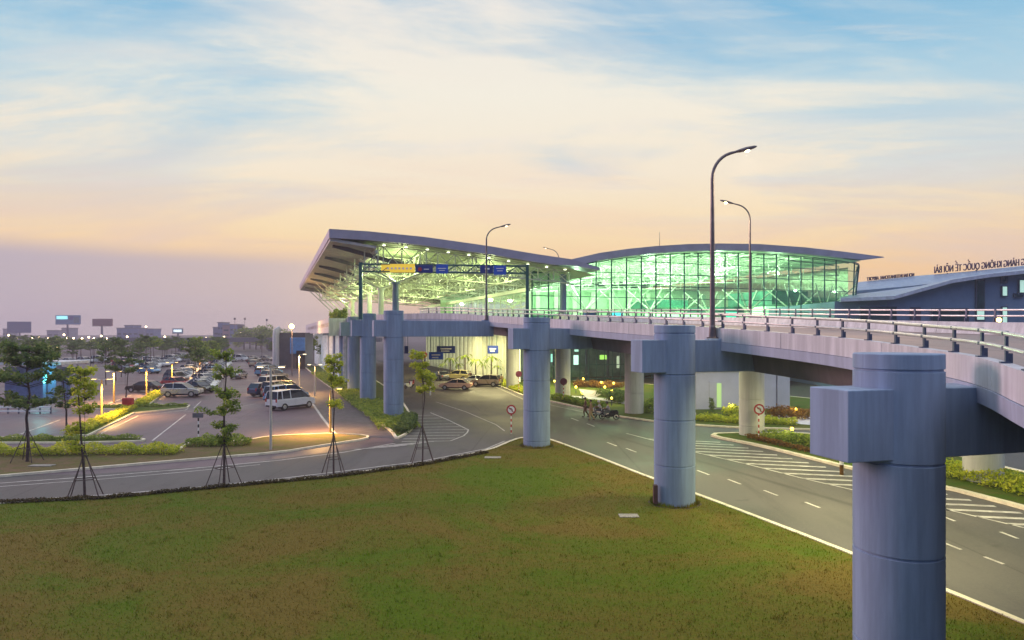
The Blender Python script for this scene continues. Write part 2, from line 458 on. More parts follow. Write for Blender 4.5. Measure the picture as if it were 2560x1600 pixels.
def island(pts, top, h=0.13, kw=0.22, it=1, name='verge', soft=0.0):
    pts = smooth_poly([(p[0], p[1]) for p in pts], it)
    outer, inner = offset_in(pts, kw)
    n = len(outer)
    k = MB()
    vs = [(p[0], p[1], 0.0) for p in outer] + [(p[0], p[1], h) for p in outer] + [(p[0], p[1], h) for p in inner] + [(p[0], p[1], h - 0.05) for p in inner]
    fs = []
    for i in range(n):
        j = (i + 1) % n
        fs += [(i, j, n + j, n + i), (n + i, n + j, 2 * n + j, 2 * n + i), (2 * n + i, 2 * n + j, 3 * n + j, 3 * n + i)]
    k.add(vs, fs)
    struct(k.build('kerb', M['kerb']))
    o = MB().add([(p[0], p[1], h - 0.03) for p in inner], [tuple(range(n))]).build(name, top)
    return struct(o), inner
def g2(l): return [tuple(gr(*p)[:2]) for p in l]

lawn_px = [(-300, 1292), (0, 1262), (265, 1249), (561, 1219), (836, 1193), (1058, 1162), (1217, 1130), (1285, 1101), (1312, 1096), (1345, 1094), (1378, 1101),
           (1500, 1147), (1630, 1199), (1740, 1238), (1968, 1325), (2117, 1384), (2358, 1478), (2560, 1562), (2800, 1665)]
LAWN = g2(lawn_px) + [(13.5, 6), (-60, 6), (-60, 32)]
lawn_o, lawn_in = island(LAWN, M['lawn'], 0.14, 0.22, 1, 'lawn')
I1, i1in = island(g2([(-120, 1131), (0, 1129), (259, 1127), (440, 1131), (459, 1116), (481, 1107), (600, 1106), (663, 1094), (720, 1090), (833, 1086), (923, 1091), (921, 1099), (812, 1116),
           (700, 1134), (444, 1155), (148, 1181), (0, 1194), (-200, 1212)]), M['dry'], 0.13, 0.18)
I2, _ = island(g2([(-100, 1097), (0, 1096), (148, 1094), (333, 1097), (368, 1101), (352, 1106), (185, 1110), (0, 1110), (-100, 1112)]), M['verge'], 0.13, 0.2)
I3, _ = island(g2([(163, 1089), (219, 1092), (337, 1034), (470, 1021), (476, 1015), (375, 1012), (409, 985), (393, 977), (340, 1009), (232, 1018), (232, 1024), (300, 1025), (250, 1048)]), M['verge'], 0.13, 0.15, 0)
I4, _ = island(g2([(989, 1101), (976, 1079), (912, 1034), (838, 978), (801, 952), (769, 925), (757, 915), (790, 914), (870, 925), (930, 945), (990, 985), (1018, 1020), (1034, 1052), (1036, 1070), (1020, 1086)]), M['verge'], 0.13, 0.2)
K_px = [(1229, 959), (1309, 991), (1382, 1006), (1461, 1023), (1535, 1041), (1633, 1055), (1738, 1064.5), (1844, 1071), (1913, 1073), (2026, 1076), (2200, 1092)]
I5, _ = island(g2(K_px + [(2400, 1085), (2300, 1020), (2050, 1000), (1740, 968), (1400, 951), (1240, 950)]), M['verge'], 0.13, 0.25, 0)
I6, _ = island(g2([(1774, 1093), (1897, 1117), (2029, 1150), (2122, 1174), (2358, 1222), (2560, 1275), (2800, 1345), (2900, 1260), (2560, 1184), (2300, 1118), (2026, 1084), (1788, 1085)]), M['verge'], 0.15, 0.32)
I7, _ = island(g2([(2250, 1088), (2420, 1105), (2560, 1130), (2760, 1170), (2760, 1060), (2400, 1045), (2270, 1060)]), M['dry'], 0.13, 0.25)
flat('footpath', g2([(1447, 975), (1511, 981), (1491, 995), (1465, 997)]), 0.125, mat('paving_pink', (0.5, 0.45, 0.45)))
flat('footpath', g2([(1430, 992), (1500, 997), (1640, 1016), (1740, 1035), (1740, 1040), (1630, 1024), (1500, 1003), (1430, 996)]), 0.13, M['parapet'])
flat('footpath', g2([(1900, 1040), (2070, 1046), (2080, 1070), (2003, 1064)]), 0.12, M['parapet'])
flat('footpath', g2([(700, 925), (760, 925), (985, 1094), (925, 1094), (845, 1092), (772, 1000), (735, 950)]), 0.012, mat('service_lane_asphalt', (0.085, 0.07, 0.085), 0.6, 0.2, 0.5))

# painted lines (each one mesh, built on the ground)
lines = {}
def stroke(pts, w=0.13, z=0.016):
    mb = lines.setdefault(z, MB())
    P = [Vector((p[0], p[1])) for p in pts]
    L = []; R = []
    for i, p in enumerate(P):
        d = (P[min(i + 1, len(P) - 1)] - P[max(i - 1, 0)]).normalized(); n = Vector((-d.y, d.x)) * (w / 2)
        L.append(p + n); R.append(p - n)
    for i in range(len(P) - 1):
        mb.quad((R[i].x, R[i].y, z), (R[i + 1].x, R[i + 1].y, z), (L[i + 1].x, L[i + 1].y, z), (L[i].x, L[i].y, z))
def gs(px, w=0.13, z=0.016): stroke(g2(px), w, z)
gs([(-100, 1214), (0, 1208.5), (259, 1190), (455, 1174), (700, 1151), (860, 1131), (990, 1108)], 0.14)
gs([(-100, 1223), (0, 1217), (259, 1198), (455, 1181), (650, 1162)], 0.10)
gs([(0, 1253), (259, 1238), (480, 1220), (700, 1197), (860, 1178), (1058, 1153), (1217, 1122), (1262, 1103)], 0.12)
gs([(1076, 1032), (1120, 1050), (1171, 1075), (1168, 1082), (1159, 1090), (1125, 1103)], 0.12)
for k in range(10):
    y = 1038 + k * 7.2
    x1 = 1076 + (y - 1032) / (1075 - 1032) * 95 if y < 1075 else 1171 - (y - 1075) / 28 * 46
    gs([(1027 + (y - 1035) * 0.1 - (max(0, y - 1060)) * 0.7, y + 2), (x1, y)], 0.12)
for k in range(6): gs([(885 + k * 20, 1124 - k * 2.4), (1000 + k * 17, 1116 - k * 2.4)], 0.10)
BL = [(1566, 1084), (1632, 1101), (1738, 1131), (1864, 1160), (2009, 1197), (2122, 1223), (2360, 1273), (2560, 1320), (2800, 1380)]
gs(BL, 0.14)
KR = [(1774, 1096), (1897, 1120), (2029, 1153), (2122, 1177), (2358, 1226), (2560, 1279), (2800, 1350)]
def xat(pl, y):
    for a, b in zip(pl, pl[1:]):
        if a[1] <= y <= b[1]: return a[0] + (y - a[1]) / (b[1] - a[1]) * (b[0] - a[0])
    return pl[0][0] if y < pl[0][1] else pl[-1][0]
k = 0; y = 1098.0
while y < 1330:
    x0 = xat(BL, y); x1 = xat(KR, y + 4) - 4
    if x1 > x0 + 12: gs([(x0, y), (x1, y + (x1 - x0) * 0.045)], 0.30)
    y += 6.5 + k * 0.75; k += 1
for (x, y) in [(1437, 1049), (1477, 1063), (1530, 1111), (1578, 1126), (1650, 1150), (1758, 1182), (1836, 1205), (1927, 1233), (2031, 1263), (2368, 1296), (2523, 1339), (2485, 1402), (2380, 1366), (2290, 1330)]:
    s = (y - HY) / 300.0
    gs([(x - 13 * s, y - 5 * s), (x + 13 * s, y + 5 * s)], 0.13)
gs([(1240, 968), (1309, 999), (1382, 1014), (1461, 1031)], 0.10)
gs([(1090, 1005), (1165, 1030), (1240, 1062), (1262, 1078)], 0.10)
# car park lines
gs([(232, 1094), (345, 1040), (462, 1026), (470, 1022)], 0.12)
gs([(381, 1102), (464, 1037)], 0.12)
gs([(459, 1029), (560, 1024), (640, 1010)], 0.10)
gs([(484, 1021), (502, 1004)], 0.10)
gs([(22, 1096), (150, 1050)], 0.12)
gs([(600, 1106), (640, 1101), (663, 1093)], 0.16)
gs([(844, 1092), (806, 1045), (775, 1000), (762, 985)], 0.22)
for k in range(9): gs([(560 - k * 8, 985 - k * 6.5), (668 - k * 2, 984 - k * 6.5)], 0.08)
gs([(100, 1004), (240, 985)], 0.12)
gs([(230, 1024), (330, 988)], 0.10)
for z, mb in lines.items(): tag(mb.build('road_markings', M['white_line']), kind='structure')

# short grass blades on the near lawn
def inside(px, py, poly):
    r = np.zeros(len(px), bool); n = len(poly)
    for i in range(n):
        x0, y0 = poly[i][:2]; x1, y1 = poly[(i + 1) % n][:2]
        c = ((y0 > py) != (y1 > py))
        with np.errstate(divide='ignore', invalid='ignore'):
            xx = (x1 - x0) * (py - y0) / (y1 - y0) + x0
        r ^= c & (px < xx)
    return r
def tri_mesh(name, V, nper, mt, smooth=False):
    me = bpy.data.meshes.new(name)
    nv = len(V); nf = nv // nper
    me.vertices.add(nv); me.vertices.foreach_set('co', V.astype(np.float32).ravel())
    me.loops.add(nv); me.loops.foreach_set('vertex_index', np.arange(nv, dtype=np.int32))
    me.polygons.add(nf); me.polygons.foreach_set('loop_start', np.arange(0, nv, nper, dtype=np.int32))
    me.materials.append(mt); me.update(calc_edges=True)
    return me
def blades(n, poly, x0, x1, y0, y1, h, w, z, mt, name):
    # denser towards the camera
    yy = y0 + (y1 - y0) * nrg.random(n) ** 1.5; xx = x0 + (x1 - x0) * nrg.random(n)
    k = inside(xx, yy, poly) & (np.abs(xx) < yy * 0.80 + 1); xx = xx[k]; yy = yy[k]; n = len(xx)
    a = nrg.random(n) * math.pi; hh = h * (0.5 + nrg.random(n)); ww = w * (0.6 + 0.8 * nrg.random(n))
    lx = (nrg.random(n) - .5) * h * 1.4; ly = (nrg.random(n) - .5) * h * 1.4
    V = np.zeros((n, 3, 3))
    V[:, 0] = np.stack([xx - np.cos(a) * ww, yy - np.sin(a) * ww, np.full(n, z)], 1)
    V[:, 1] = np.stack([xx + np.cos(a) * ww, yy + np.sin(a) * ww, np.full(n, z)], 1)
    V[:, 2] = np.stack([xx + lx, yy + ly, z + hh], 1)
    me = tri_mesh(name, V.reshape(-1, 3), 3, mt)
    return mesh_obj(name, me, None)
def grassmat():
    m = bpy.data.materials.new('grass_blades'); m.use_nodes = True
    t = NT(m.node_tree); b = m.node_tree.nodes['Principled BSDF']
    g = t.new('ShaderNodeTexCoord'); ge = t.new('ShaderNodeNewGeometry')
    mp_ = t.new('ShaderNodeMapping'); t.l.new(g.outputs['Object'], mp_.inputs[0]); mp_.inputs['Scale'].default_value = (1, 1.5, 1)
    n = t.noise(mp_.outputs[0], 0.11, 6, 0.62, 1.2)
    fac = t.m('ADD', n, t.m('MULTIPLY', t.m('SUBTRACT', ge.outputs['Random Per Island'], 0.5), 0.28))
    t.put(b.inputs['Base Color'], t.ramp(fac, [(0.36, (0.115, 0.205, 0.004, 1)), (0.49, (0.15, 0.16, 0.01, 1)), (0.62, (0.205, 0.138, 0.025, 1))]))
    b.inputs['Roughness'].default_value = 0.8; b.inputs['Specular IOR Level'].default_value = 0.1
    return m
def tufts(n_cl, per, poly, name):
    cy = 14 + 36 * nrg.random(n_cl) ** 1.4; cx = -42 + 58 * nrg.random(n_cl)
    k = inside(cx, cy, poly); cx = cx[k]; cy = cy[k]; m = len(cx)
    x = np.repeat(cx, per) + nrg.normal(size=m * per) * .07; y = np.repeat(cy, per) + nrg.normal(size=m * per) * .07
    a = nrg.random(m * per) * 6.28; h = .05 + .11 * nrg.random(m * per); w = .010
    V = np.zeros((m * per, 3, 3)); z = .11
    V[:, 0] = np.stack([x - np.cos(a) * w, y - np.sin(a) * w, np.full(m * per, z)], 1); V[:, 1] = np.stack([x + np.cos(a) * w, y + np.sin(a) * w, np.full(m * per, z)], 1)
    V[:, 2] = np.stack([x + np.cos(a * 3) * h * .6, y + np.sin(a * 3) * h * .6, z + h], 1)
    return V.reshape(-1, 3)
go = blades(360000, lawn_in, -42, 16, 9, 52, 0.055, 0.010, 0.11, grassmat(), 'grass')
tv = tufts(1100, 12, lawn_in, 'grass')
for (px_, py_) in ((8.62, 14.75), (7.24, 29.4), (1.66, 44.3)):
    n_ = 900; a_ = nrg.random(n_) * 6.28; rr_ = .92 + .16 * nrg.random(n_) ** 2; h_ = .08 + .14 * nrg.random(n_)
    x_ = px_ + rr_ * np.cos(a_); y_ = py_ + rr_ * np.sin(a_); V_ = np.zeros((n_, 3, 3))
    V_[:, 0] = np.stack([x_ - .012, y_, np.full(n_, .11)], 1); V_[:, 1] = np.stack([x_ + .012, y_, np.full(n_, .11)], 1); V_[:, 2] = np.stack([x_ + .05 * np.cos(a_ * 5), y_ + .05 * np.sin(a_ * 5), .11 + h_], 1)
    tv = np.concatenate([tv, V_.reshape(-1, 3)])
gt = mesh_obj('grass_tufts', tri_mesh('grass_tufts', tv, 3, go.data.materials[0]), None)
tag(gt, 'coarser grass tufts scattered over the lawn and round the piers', 'grass', kind='stuff')
soil = mat('bare_soil', (.055, .04, .02), .95, .4, 2.0)
for (px_, py_) in ((8.62, 14.75), (7.24, 29.4), (1.66, 44.3)):
    flat('soil_ring', [(px_ + 1.12 * math.cos(i * .2618) * (1 + .12 * math.sin(i * 2.3)), py_ + 1.12 * math.sin(i * .2618) * (1 + .1 * math.sin(i * 3.1))) for i in range(24)], .116, soil)
tag(go, 'short patchy green and brown grass on the foreground lawn', 'grass', kind='stuff')

M['leaf_r2'] = leafmat('dry_edge_growth', (.03, .025, .012), (.07, .055, .02), (.13, .11, .03))
# ================================================================== FOLIAGE
def leaf_cloud(centers, sizes, name, mt, up=0.5):
    n = len(centers)
    d = nrg.normal(size=(n, 3)); d[:, 2] = np.abs(d[:, 2]) * (1 + up * 2); d /= np.linalg.norm(d, axis=1)[:, None]
    r = nrg.normal(size=(n, 3)); x = np.cross(d, r); x /= np.linalg.norm(x, axis=1)[:, None]; y = np.cross(d, x)
    s = np.asarray(sizes)[:, None] * (0.6 + 0.8 * nrg.random((n, 1)))
    c = np.asarray(centers)
    V = np.stack([c - x * s * 1.0, c - y * s * 0.45 + d * s * .15, c + x * s * 1.0, c + y * s * 0.45 + d * s * .15], 1).reshape(-1, 3)
    return tri_mesh(name, V, 4, mt)
def cluster(c, r, n, flatz=1.0):
    p = nrg.normal(size=(n, 3)); p /= np.linalg.norm(p, axis=1)[:, None]
    p *= (nrg.random((n, 1)) ** 0.45)
    return np.array(c)[None] + p * np.array([r, r, r * flatz])[None]
def make_tree(label, h, tiers, leaf, n=1400, lsize=0.11, trunk_r=0.07, props=False, group=None, bushy=False, cat='tree', forks=()):
    """tiers: (height, radius, flatness, x offset)"""
    root = thing('young_tree', label, cat, (0, 0, 0), group)
    t = MB()
    lx_, ly_ = rnd.uniform(-.07, .07), rnd.uniform(-.05, .05)
    pts = [(rnd.uniform(-.03, .03) * k + lx_ * k, rnd.uniform(-.03, .03) * k + ly_ * k, h * 0.96 * k / 5) for k in range(6)]
    pts[0] = (0, 0, -0.05)
    t.path(pts, [trunk_r * (1 - 0.14 * k) for k in range(6)], 7)
    tr = t.build('trunk', M['bark'], root)
    C = []; L = MB()
    tot = sum(a[1] for a in tiers)
    for (hz, r, fl, ox) in tiers:
        m = max(4, int(4 + r * 2.6)); k = n * r / tot
        a0 = rnd.random() * 6.28
        for i in range(m):
            a = a0 + 6.28 * i / m + rnd.uniform(-.45, .45); rr = r * rnd.uniform(0.45, 1.0); zj = rnd.uniform(-.22, .28)
            e = Vector((ox + math.cos(a) * rr, math.sin(a) * rr, hz + zj + rr * 0.16))
            s0 = Vector((0, 0, max(0.3, hz - rr * 0.22 + zj * .6)))
            L.path([s0, s0.lerp(e, 0.5) + Vector((0, 0, -0.05 * rr)), e], [0.026, 0.016, 0.007], 5)
            cr = .15 + .13 * r
            for q, w in ((0.5, .7), (0.75, 1.0), (1.0, .9)):
                p = s0.lerp(e, q) + Vector((rnd.uniform(-.08, .08), rnd.uniform(-.08, .08), rnd.uniform(-.03, .1)))
                C.append(cluster(p, cr * w * rnd.uniform(.8, 1.3), max(3, int(.8 * k / (m * 3))), min(.85, fl + .35)))
    L.tube((0, 0, .3), (0, 0, h * .9), .012, .008, 4)
    L.build('branches', M['bark'], root)
    C = np.concatenate(C)
    me = leaf_cloud(C, np.full(len(C), lsize), 'crown', leaf)
    mesh_obj('crown', me, None, root)
    if props:
        for i in range(4):
            a = math.radians(45 + 90 * i)
            q = MB().tube((math.cos(a) * 0.95, math.sin(a) * 0.75, -0.03), (0.03 * math.cos(a), 0.03 * math.sin(a), 2.0 + 0.2 * (i % 2)), 0.028, 0.022, 6)
            q.build('support_prop', M['prop'], root)
        b = MB()
        for i in range(4):
            a = math.radians(45 + 90 * i); a2 = math.radians(135 + 90 * i); s = 0.55
            b.tube((math.cos(a) * .95 * s, math.sin(a) * .75 * s, 0.9), (math.cos(a2) * .95 * s, math.sin(a2) * .75 * s, 0.9), 0.02, None, 5)
        b.build('support_brace', M['prop'], root)
    return root
def put(o, p, s=1.0, rz=0.0):
    o.location = p; o.scale = (s, s, s); o.rotation_euler = (0, 0, rz); return o

t = make_tree('sapling with sparse yellow green leaves on four props, leftmost on the lawn edge', 6.1,
              [(5.7, .55, .5, 0), (5.2, .75, .35, .1), (4.6, .6, .5, -.1), (4.0, .5, .5, .1), (3.2, .4, .5, -.5), (2.4, .45, .6, -.55)], M['leaf_y'], 2600, .085, .06, True, 'saplings with wooden props along the lawn edge')
put(t, gr(212, 1246), 1, .4)
t = make_tree('tallest sapling with tiers of mid green leaves on four props beside the exit road', 6.9,
              [(6.4, .5, .6, 0), (5.6, .75, .5, .1), (4.6, .8, .35, 0), (3.8, 1.05, .28, 0), (2.9, .75, .4, 0), (2.3, .5, .6, -.05)], M['leaf_g'], 3600, .09, .07, True, 'saplings with wooden props along the lawn edge')
put(t, gr(560, 1214), 1, 1.0)
t = make_tree('thin bare stemmed sapling with three small leafy tufts, in front of the service lane', 6.4,
              [(6.1, .62, .4, .1), (5.7, .45, .5, .1), (5.0, .5, .5, -.5), (3.9, .42, .5, -.55)], M['leaf_y'], 1900, .09, .055, True, 'saplings with wooden props along the lawn edge')
put(t, gr(834, 1187), 1, 2.0)
t = make_tree('sapling with a bushy forked green crown on four props nearest the striped road', 6.7,
              [(6.3, .5, 1, -.35), (5.6, .7, 1, -.1), (5.0, .85, .8, .1), (4.4, .7, .8, .2)], M['leaf_y'], 3000, .085, .05, True, 'saplings with wooden props along the lawn edge')
put(t, gr(1056, 1158), 1, 0.2)
t = make_tree('dark layered tree on four props standing in the yellow lit hedge at far left', 7.0,
              [(6.7, 1.2, .3, -.2), (6.2, 2.0, .2, .3), (5.8, 1.6, .25, 0), (5.0, 2.6, .10, 0), (3.6, 2.3, .10, 0)], M['leaf_d'], 5200, .13, .10, True)
put(t, gr(68, 1158), 1, 0.0)
t = make_tree('small dark layered tree on the kerbed strip right of the kiosk', 5.2,
              [(4.9, .9, .3, 0), (4.2, 1.3, .18, .1), (3.3, 1.2, .15, 0), (2.5, .8, .15, .1)], M['leaf_d'], 2200, .12, .07)
put(t, gr(168, 1096), 1, 0.7)
t = make_tree('layered dark tree beside the red box on the car park island', 6.0,
              [(5.7, .9, .3, 0), (5.0, 1.6, .18, .1), (4.1, 1.9, .15, 0)], M['leaf_d'], 2600, .13, .07)
put(t, gr(313, 1022), .95, 0.7)
for a in bpy.data.objects:
    pass
# car park trees: one kind, copied
ORD = ['first', 'second', 'third', 'fourth', 'fifth', 'sixth', 'seventh', 'eighth', 'ninth', 'tenth', 'eleventh', 'twelfth', 'thirteenth', 'fourteenth', 'fifteenth', 'sixteenth',
       'seventeenth', 'eighteenth', 'nineteenth', 'twentieth']
protos = []
lot = 'trees in rows across the car park'
for k in range(4):
    t = make_tree('x', 6.4, [(6.2, 1.0, .3, 0), (5.6, 2.0, .16, rnd.uniform(-.3, .3)), (4.8, 2.3, .12, 0), (3.9, 1.9, .12, 0)][: 3 + k % 2],
                  [M['leaf_d'], M['leaf_g']][k == 2], 1500, .17, .09, group=lot)
    protos.append(t)
U2 = Vector((-0.37, 0.93, 0)); V2 = Vector((0.93, 0.37, 0))
spots = []
rows = [(Vector((-44.5, 92, 0)), 'row behind the yellow hedge', 11, 9), (Vector((-62, 100, 0)), 'row behind the black car', 11, 9.5), (Vector((-78, 98, 0)), 'row beyond the kiosk', 12, 9.5),
        (Vector((-96, 112, 0)), 'row left of the kiosk', 12, 10), (Vector((-118, 128, 0)), 'row at the left edge', 12, 11), (Vector((-42, 150, 0)), 'row at the far end of the aisle', 8, 13), (Vector((-150, 150, 0)), 'outermost row', 8, 13), (Vector((-60, 190, 0)) - V2 * 10, 'cross row beyond the cars', 10, 0), (Vector((-70, 215, 0)), 'last cross row', 12, 0)]
ti = 0
for (p0, nm, n, st) in rows:
    for i in range(n):
        p = p0 + U2 * (i * st + rnd.uniform(-1, 1)) + V2 * rnd.uniform(-1, 1)
        if st == 0: p = p0 - V2 * (i * 11.0 + rnd.uniform(-2, 2))
        if abs(p.x) > p.y * 0.80: continue
        o = protos[ti] if ti < 4 else copy_tree(protos[rnd.randrange(4)])
        ti += 1
        put(o, p, rnd.uniform(0.8, 1.12), rnd.random() * 6)
        o['label'] = 'dark layered tree, %s from the front, %s' % (ORD[i], nm)
# hedges
def hedge(label, pts, w, h, mt, dens=160, ls=0.08, cat='hedge', group=None, z0=0.1, name='hedge'):
    C = []
    for a, b in zip(pts, pts[1:]):
        a = Vector(a); b = Vector(b); L = (b - a).length; n = int(L * w * dens)
        if n < 4: n = 4
        q = nrg.random((n, 4)); d = (b - a) / L; nn = Vector((-d.y, d.x, 0))
        P = np.array(a)[None] + np.outer(q[:, 0] * L, np.array(d)) + np.outer((q[:, 1] - .5) * w, np.array(nn))
        lump = 0.7 + 0.3 * np.sin(P[:, 0] * 3.1 + P[:, 1] * 2.3) * np.sin(P[:, 1] * 1.7)
        P[:, 2] = z0 + q[:, 2] ** 0.6 * h * lump
        C.append(P)
    C = np.concatenate(C)
    c0 = C.mean(axis=0); c0[2] = 0
    me = leaf_cloud(C - c0, np.full(len(C), ls), name, mt)
    o = mesh_obj(name, me, None); o.location = c0
    return tag(o, label, cat, group)
hedge('dark ragged planting strip along the lawn side of the exit road', [gr(-60, 1266), gr(265, 1252), gr(561, 1223), gr(836, 1198), gr(1058, 1167), gr(1217, 1136)], .5, .17, M['leaf_r2'], 700, .06, 'planting')
hedge('long low green hedge with yellow tops along the exit road verge', [gr(-40, 1140), gr(130, 1140), gr(300, 1137), gr(450, 1137)], 1.5, .75, M['leaf_y'], 420, .075)
hedge('dark rounded hedge under the tallest sapling', [gr(470, 1117), gr(560, 1117), gr(628, 1114)], 1.6, .75, M['leaf_g'], 420, .08)
hedge('narrow green hedge strip in front of the car park bays', [gr(-20, 1103), gr(180, 1102), gr(350, 1101)], .9, .4, M['leaf_g'], 300, .07)
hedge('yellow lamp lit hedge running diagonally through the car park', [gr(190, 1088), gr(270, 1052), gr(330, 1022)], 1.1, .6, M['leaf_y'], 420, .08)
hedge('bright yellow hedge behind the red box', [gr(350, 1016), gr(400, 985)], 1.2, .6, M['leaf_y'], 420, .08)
hedge('thin hedge on the cross island in front of the silver car', [gr(240, 1021), gr(350, 1019), gr(468, 1016)], .7, .35, M['leaf_g'], 300, .08)
hedge('planted bed of low shrubs below the front row of tall piers', [gr(1000, 1075), gr(975, 1050), gr(920, 1015), gr(850, 965), gr(800, 935)], 3.4, .5, M['leaf_g'], 130, .10)
hedge('dark clipped hedge curving round the end of the pier bed', [gr(998, 1088), gr(1020, 1075), gr(1026, 1052)], 1.3, .9, M['leaf_d'], 420, .09)
hedge('low green shrubs beside the kerb behind the warning sign', [gr(1240, 955), gr(1300, 980), gr(1340, 990)], 1.4, .7, M['leaf_y'], 260, .10)
hedge('bright green shrub border along the far kerb', [gr(1390, 998), gr(1450, 1012), gr(1500, 1024)], 1.6, .7, M['leaf_g'], 300, .10)
hedge('tall dark hedge left of the pale round pier', [gr(1525, 1000), gr(1560, 1012)], 1.6, 1.3, M['leaf_d'], 340, .11)
hedge('dark shrubs between the pale pier and blue pier', [gr(1610, 1030), gr(1640, 1036)], 1.6, 1.6, M['leaf_g'], 340, .11)
hedge('row of low yellow green shrubs in front of the white plant room', [gr(1740, 1053), gr(1850, 1060), gr(1990, 1064)], 1.5, .7, M['leaf_y'], 280, .10)
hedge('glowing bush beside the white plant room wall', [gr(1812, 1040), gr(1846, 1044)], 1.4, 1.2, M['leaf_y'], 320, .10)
hedge('small tree like bush at the plant room door', [gr(1775, 1036), gr(1785, 1036)], 1.0, 2.0, M['leaf_d'], 700, .11)
hedge('leafy shrubs along the kerbed triangle behind the no entry sign', [gr(1905, 1098), gr(2030, 1115), gr(2150, 1140), gr(2350, 1190)], 2.0, .75, M['leaf_g'], 200, .10)
hedge('rust coloured shrubs on the kerbed triangle', [gr(1870, 1098), gr(1960, 1120), gr(2030, 1136)], 0.7, .4, M['leaf_r'], 260, .09)
hedge('tall green shrubs around the rightmost pale pier', [gr(2358, 1190), gr(2450, 1205), gr(2560, 1235), gr(2700, 1275)], 2.4, .9, M['leaf_y'], 200, .10)
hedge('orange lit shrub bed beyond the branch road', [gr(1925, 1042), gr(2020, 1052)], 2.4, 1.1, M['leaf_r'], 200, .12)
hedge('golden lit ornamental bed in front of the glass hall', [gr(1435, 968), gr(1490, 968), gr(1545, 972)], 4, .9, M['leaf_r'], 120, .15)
hedge('dark hedge bed behind the paved path', [gr(1500, 990), gr(1560, 995)], 3, 1.0, M['leaf_d'], 160, .12)
# small garden palms under the deck
def make_palm():
    r = thing('garden_palm', 'x', 'palm', (0, 0, 0), 'small palms in front of the lit facade')
    MB().path([(0, 0, 0), (.03, 0, 1.0), (0.05, 0, 1.9)], [.08, .06, .05], 6).build('trunk', M['bark'], r)
    c = MB()
    for i in range(11):
        a = 6.28 * i / 11 + rnd.uniform(-.2, .2); L = rnd.uniform(.8, 1.2); el = rnd.uniform(.1, 1.0)
        P = [Vector((math.cos(a) * L * q, math.sin(a) * L * q, 1.9 + el * q * 1.2 - q * q * 0.9)) for q in (0, .35, .7, 1)]
        n = Vector((-math.sin(a), math.cos(a), 0)) * 0.09
        for p, q in zip(P, P[1:]): c.quad(p - n, q - n * .6, q + n * .6, p + n)
    c.build('fronds', M['leaf_g'], r)
    return r
pm = make_palm(); first = True
for i, (px, py, s) in enumerate([(1125, 945, 1.7), (1146, 948, 1.3), (1163, 948, 2.0), (1190, 952, 1.7), (1208, 950, 1.3), (1228, 950, 1.9), (1243, 952, 1.2), (1105, 940, 1.1)]):
    o = pm if first else copy_tree(pm); first = False
    put(o, gr(px, py), s, i); o['label'] = 'small garden palm before the lit facade, %s from the left' % ORD[sorted([1125, 1146, 1163, 1190, 1208, 1228, 1243, 1105]).index(px)]
# hazy trees at the horizon
ft = []
for k in range(3):
    root = thing('distant_tree', 'x', 'tree', (0, 0, 0), 'hazy trees at the horizon')
    MB().tube((0, 0, 0), (0, 0, 5), .35, .2, 6).build('trunk', M['bark'], root)
    C = np.concatenate([cluster((rnd.uniform(-3.5, 3.5), rnd.uniform(-3, 3), rnd.uniform(4, 9)), rnd.uniform(2, 3.4), 170) for _ in range(6)])
    mesh_obj('crown', leaf_cloud(C, np.full(len(C), .55), 'crown', M['leaf_g']), None, root); ft.append(root)
fx = [(610, 330, 1.0), (625, 350, .9), (640, 330, 1.1), (652, 345, 1.0), (668, 330, 1.1), (684, 340, .9), (590, 390, .7), (560, 400, .6), (530, 420, .6), (500, 400, .5), (455, 430, .5), (415, 430, .6), (380, 430, .5),
      (330, 440, .5), (270, 430, .5), (205, 440, .5), (130, 430, .55), (95, 440, .5), (30, 430, .5), (705, 300, .9), (720, 280, .8)]
for i, (px, d, s) in enumerate(fx):
    o = ft[i] if i < 3 else copy_tree(ft[i % 3])
    p = at(px, 836, d); put(o, (p.x, p.y, 0), s, i * 1.3)
    o['label'] = 'hazy rounded tree on the horizon, %s from the left' % (ORD[sorted(f[0] for f in fx).index(px)] if sorted(f[0] for f in fx).index(px) < 20 else 'last')
# ================================================================== ELEVATED RAMP
def catmull(P, step=1.0):
    P = [Vector(p) for p in P]; out = []
    Q = [P[0] * 2 - P[1]] + P + [P[-1] * 2 - P[-2]]
    for i in range(1, len(Q) - 2):
        a, b, c, d = Q[i - 1], Q[i], Q[i + 1], Q[i + 2]
        n = max(2, int((c - b).length / step))
        for k in range(n):
            t = k / n
            out.append(0.5 * ((2 * b) + (c - a) * t + (2 * a - 5 * b + 4 * c - d) * t * t + (3 * b - a - 3 * c + d) * t ** 3))
    out.append(P[-1]); return out
def arc(P):
    s = [0]
    for a, b in zip(P, P[1:]): s.append(s[-1] + (b - a).length)
    return s
def sample(P, s, q):
    if q <= 0: return P[0].copy(), (P[1] - P[0]).normalized()
    for i in range(len(P) - 1):
        if q <= s[i + 1]:
            return P[i].lerp(P[i + 1], (q - s[i]) / max(1e-6, s[i + 1] - s[i])), (P[i + 1] - P[i]).normalized()
    return P[-1].copy(), (P[-1] - P[-2]).normalized()
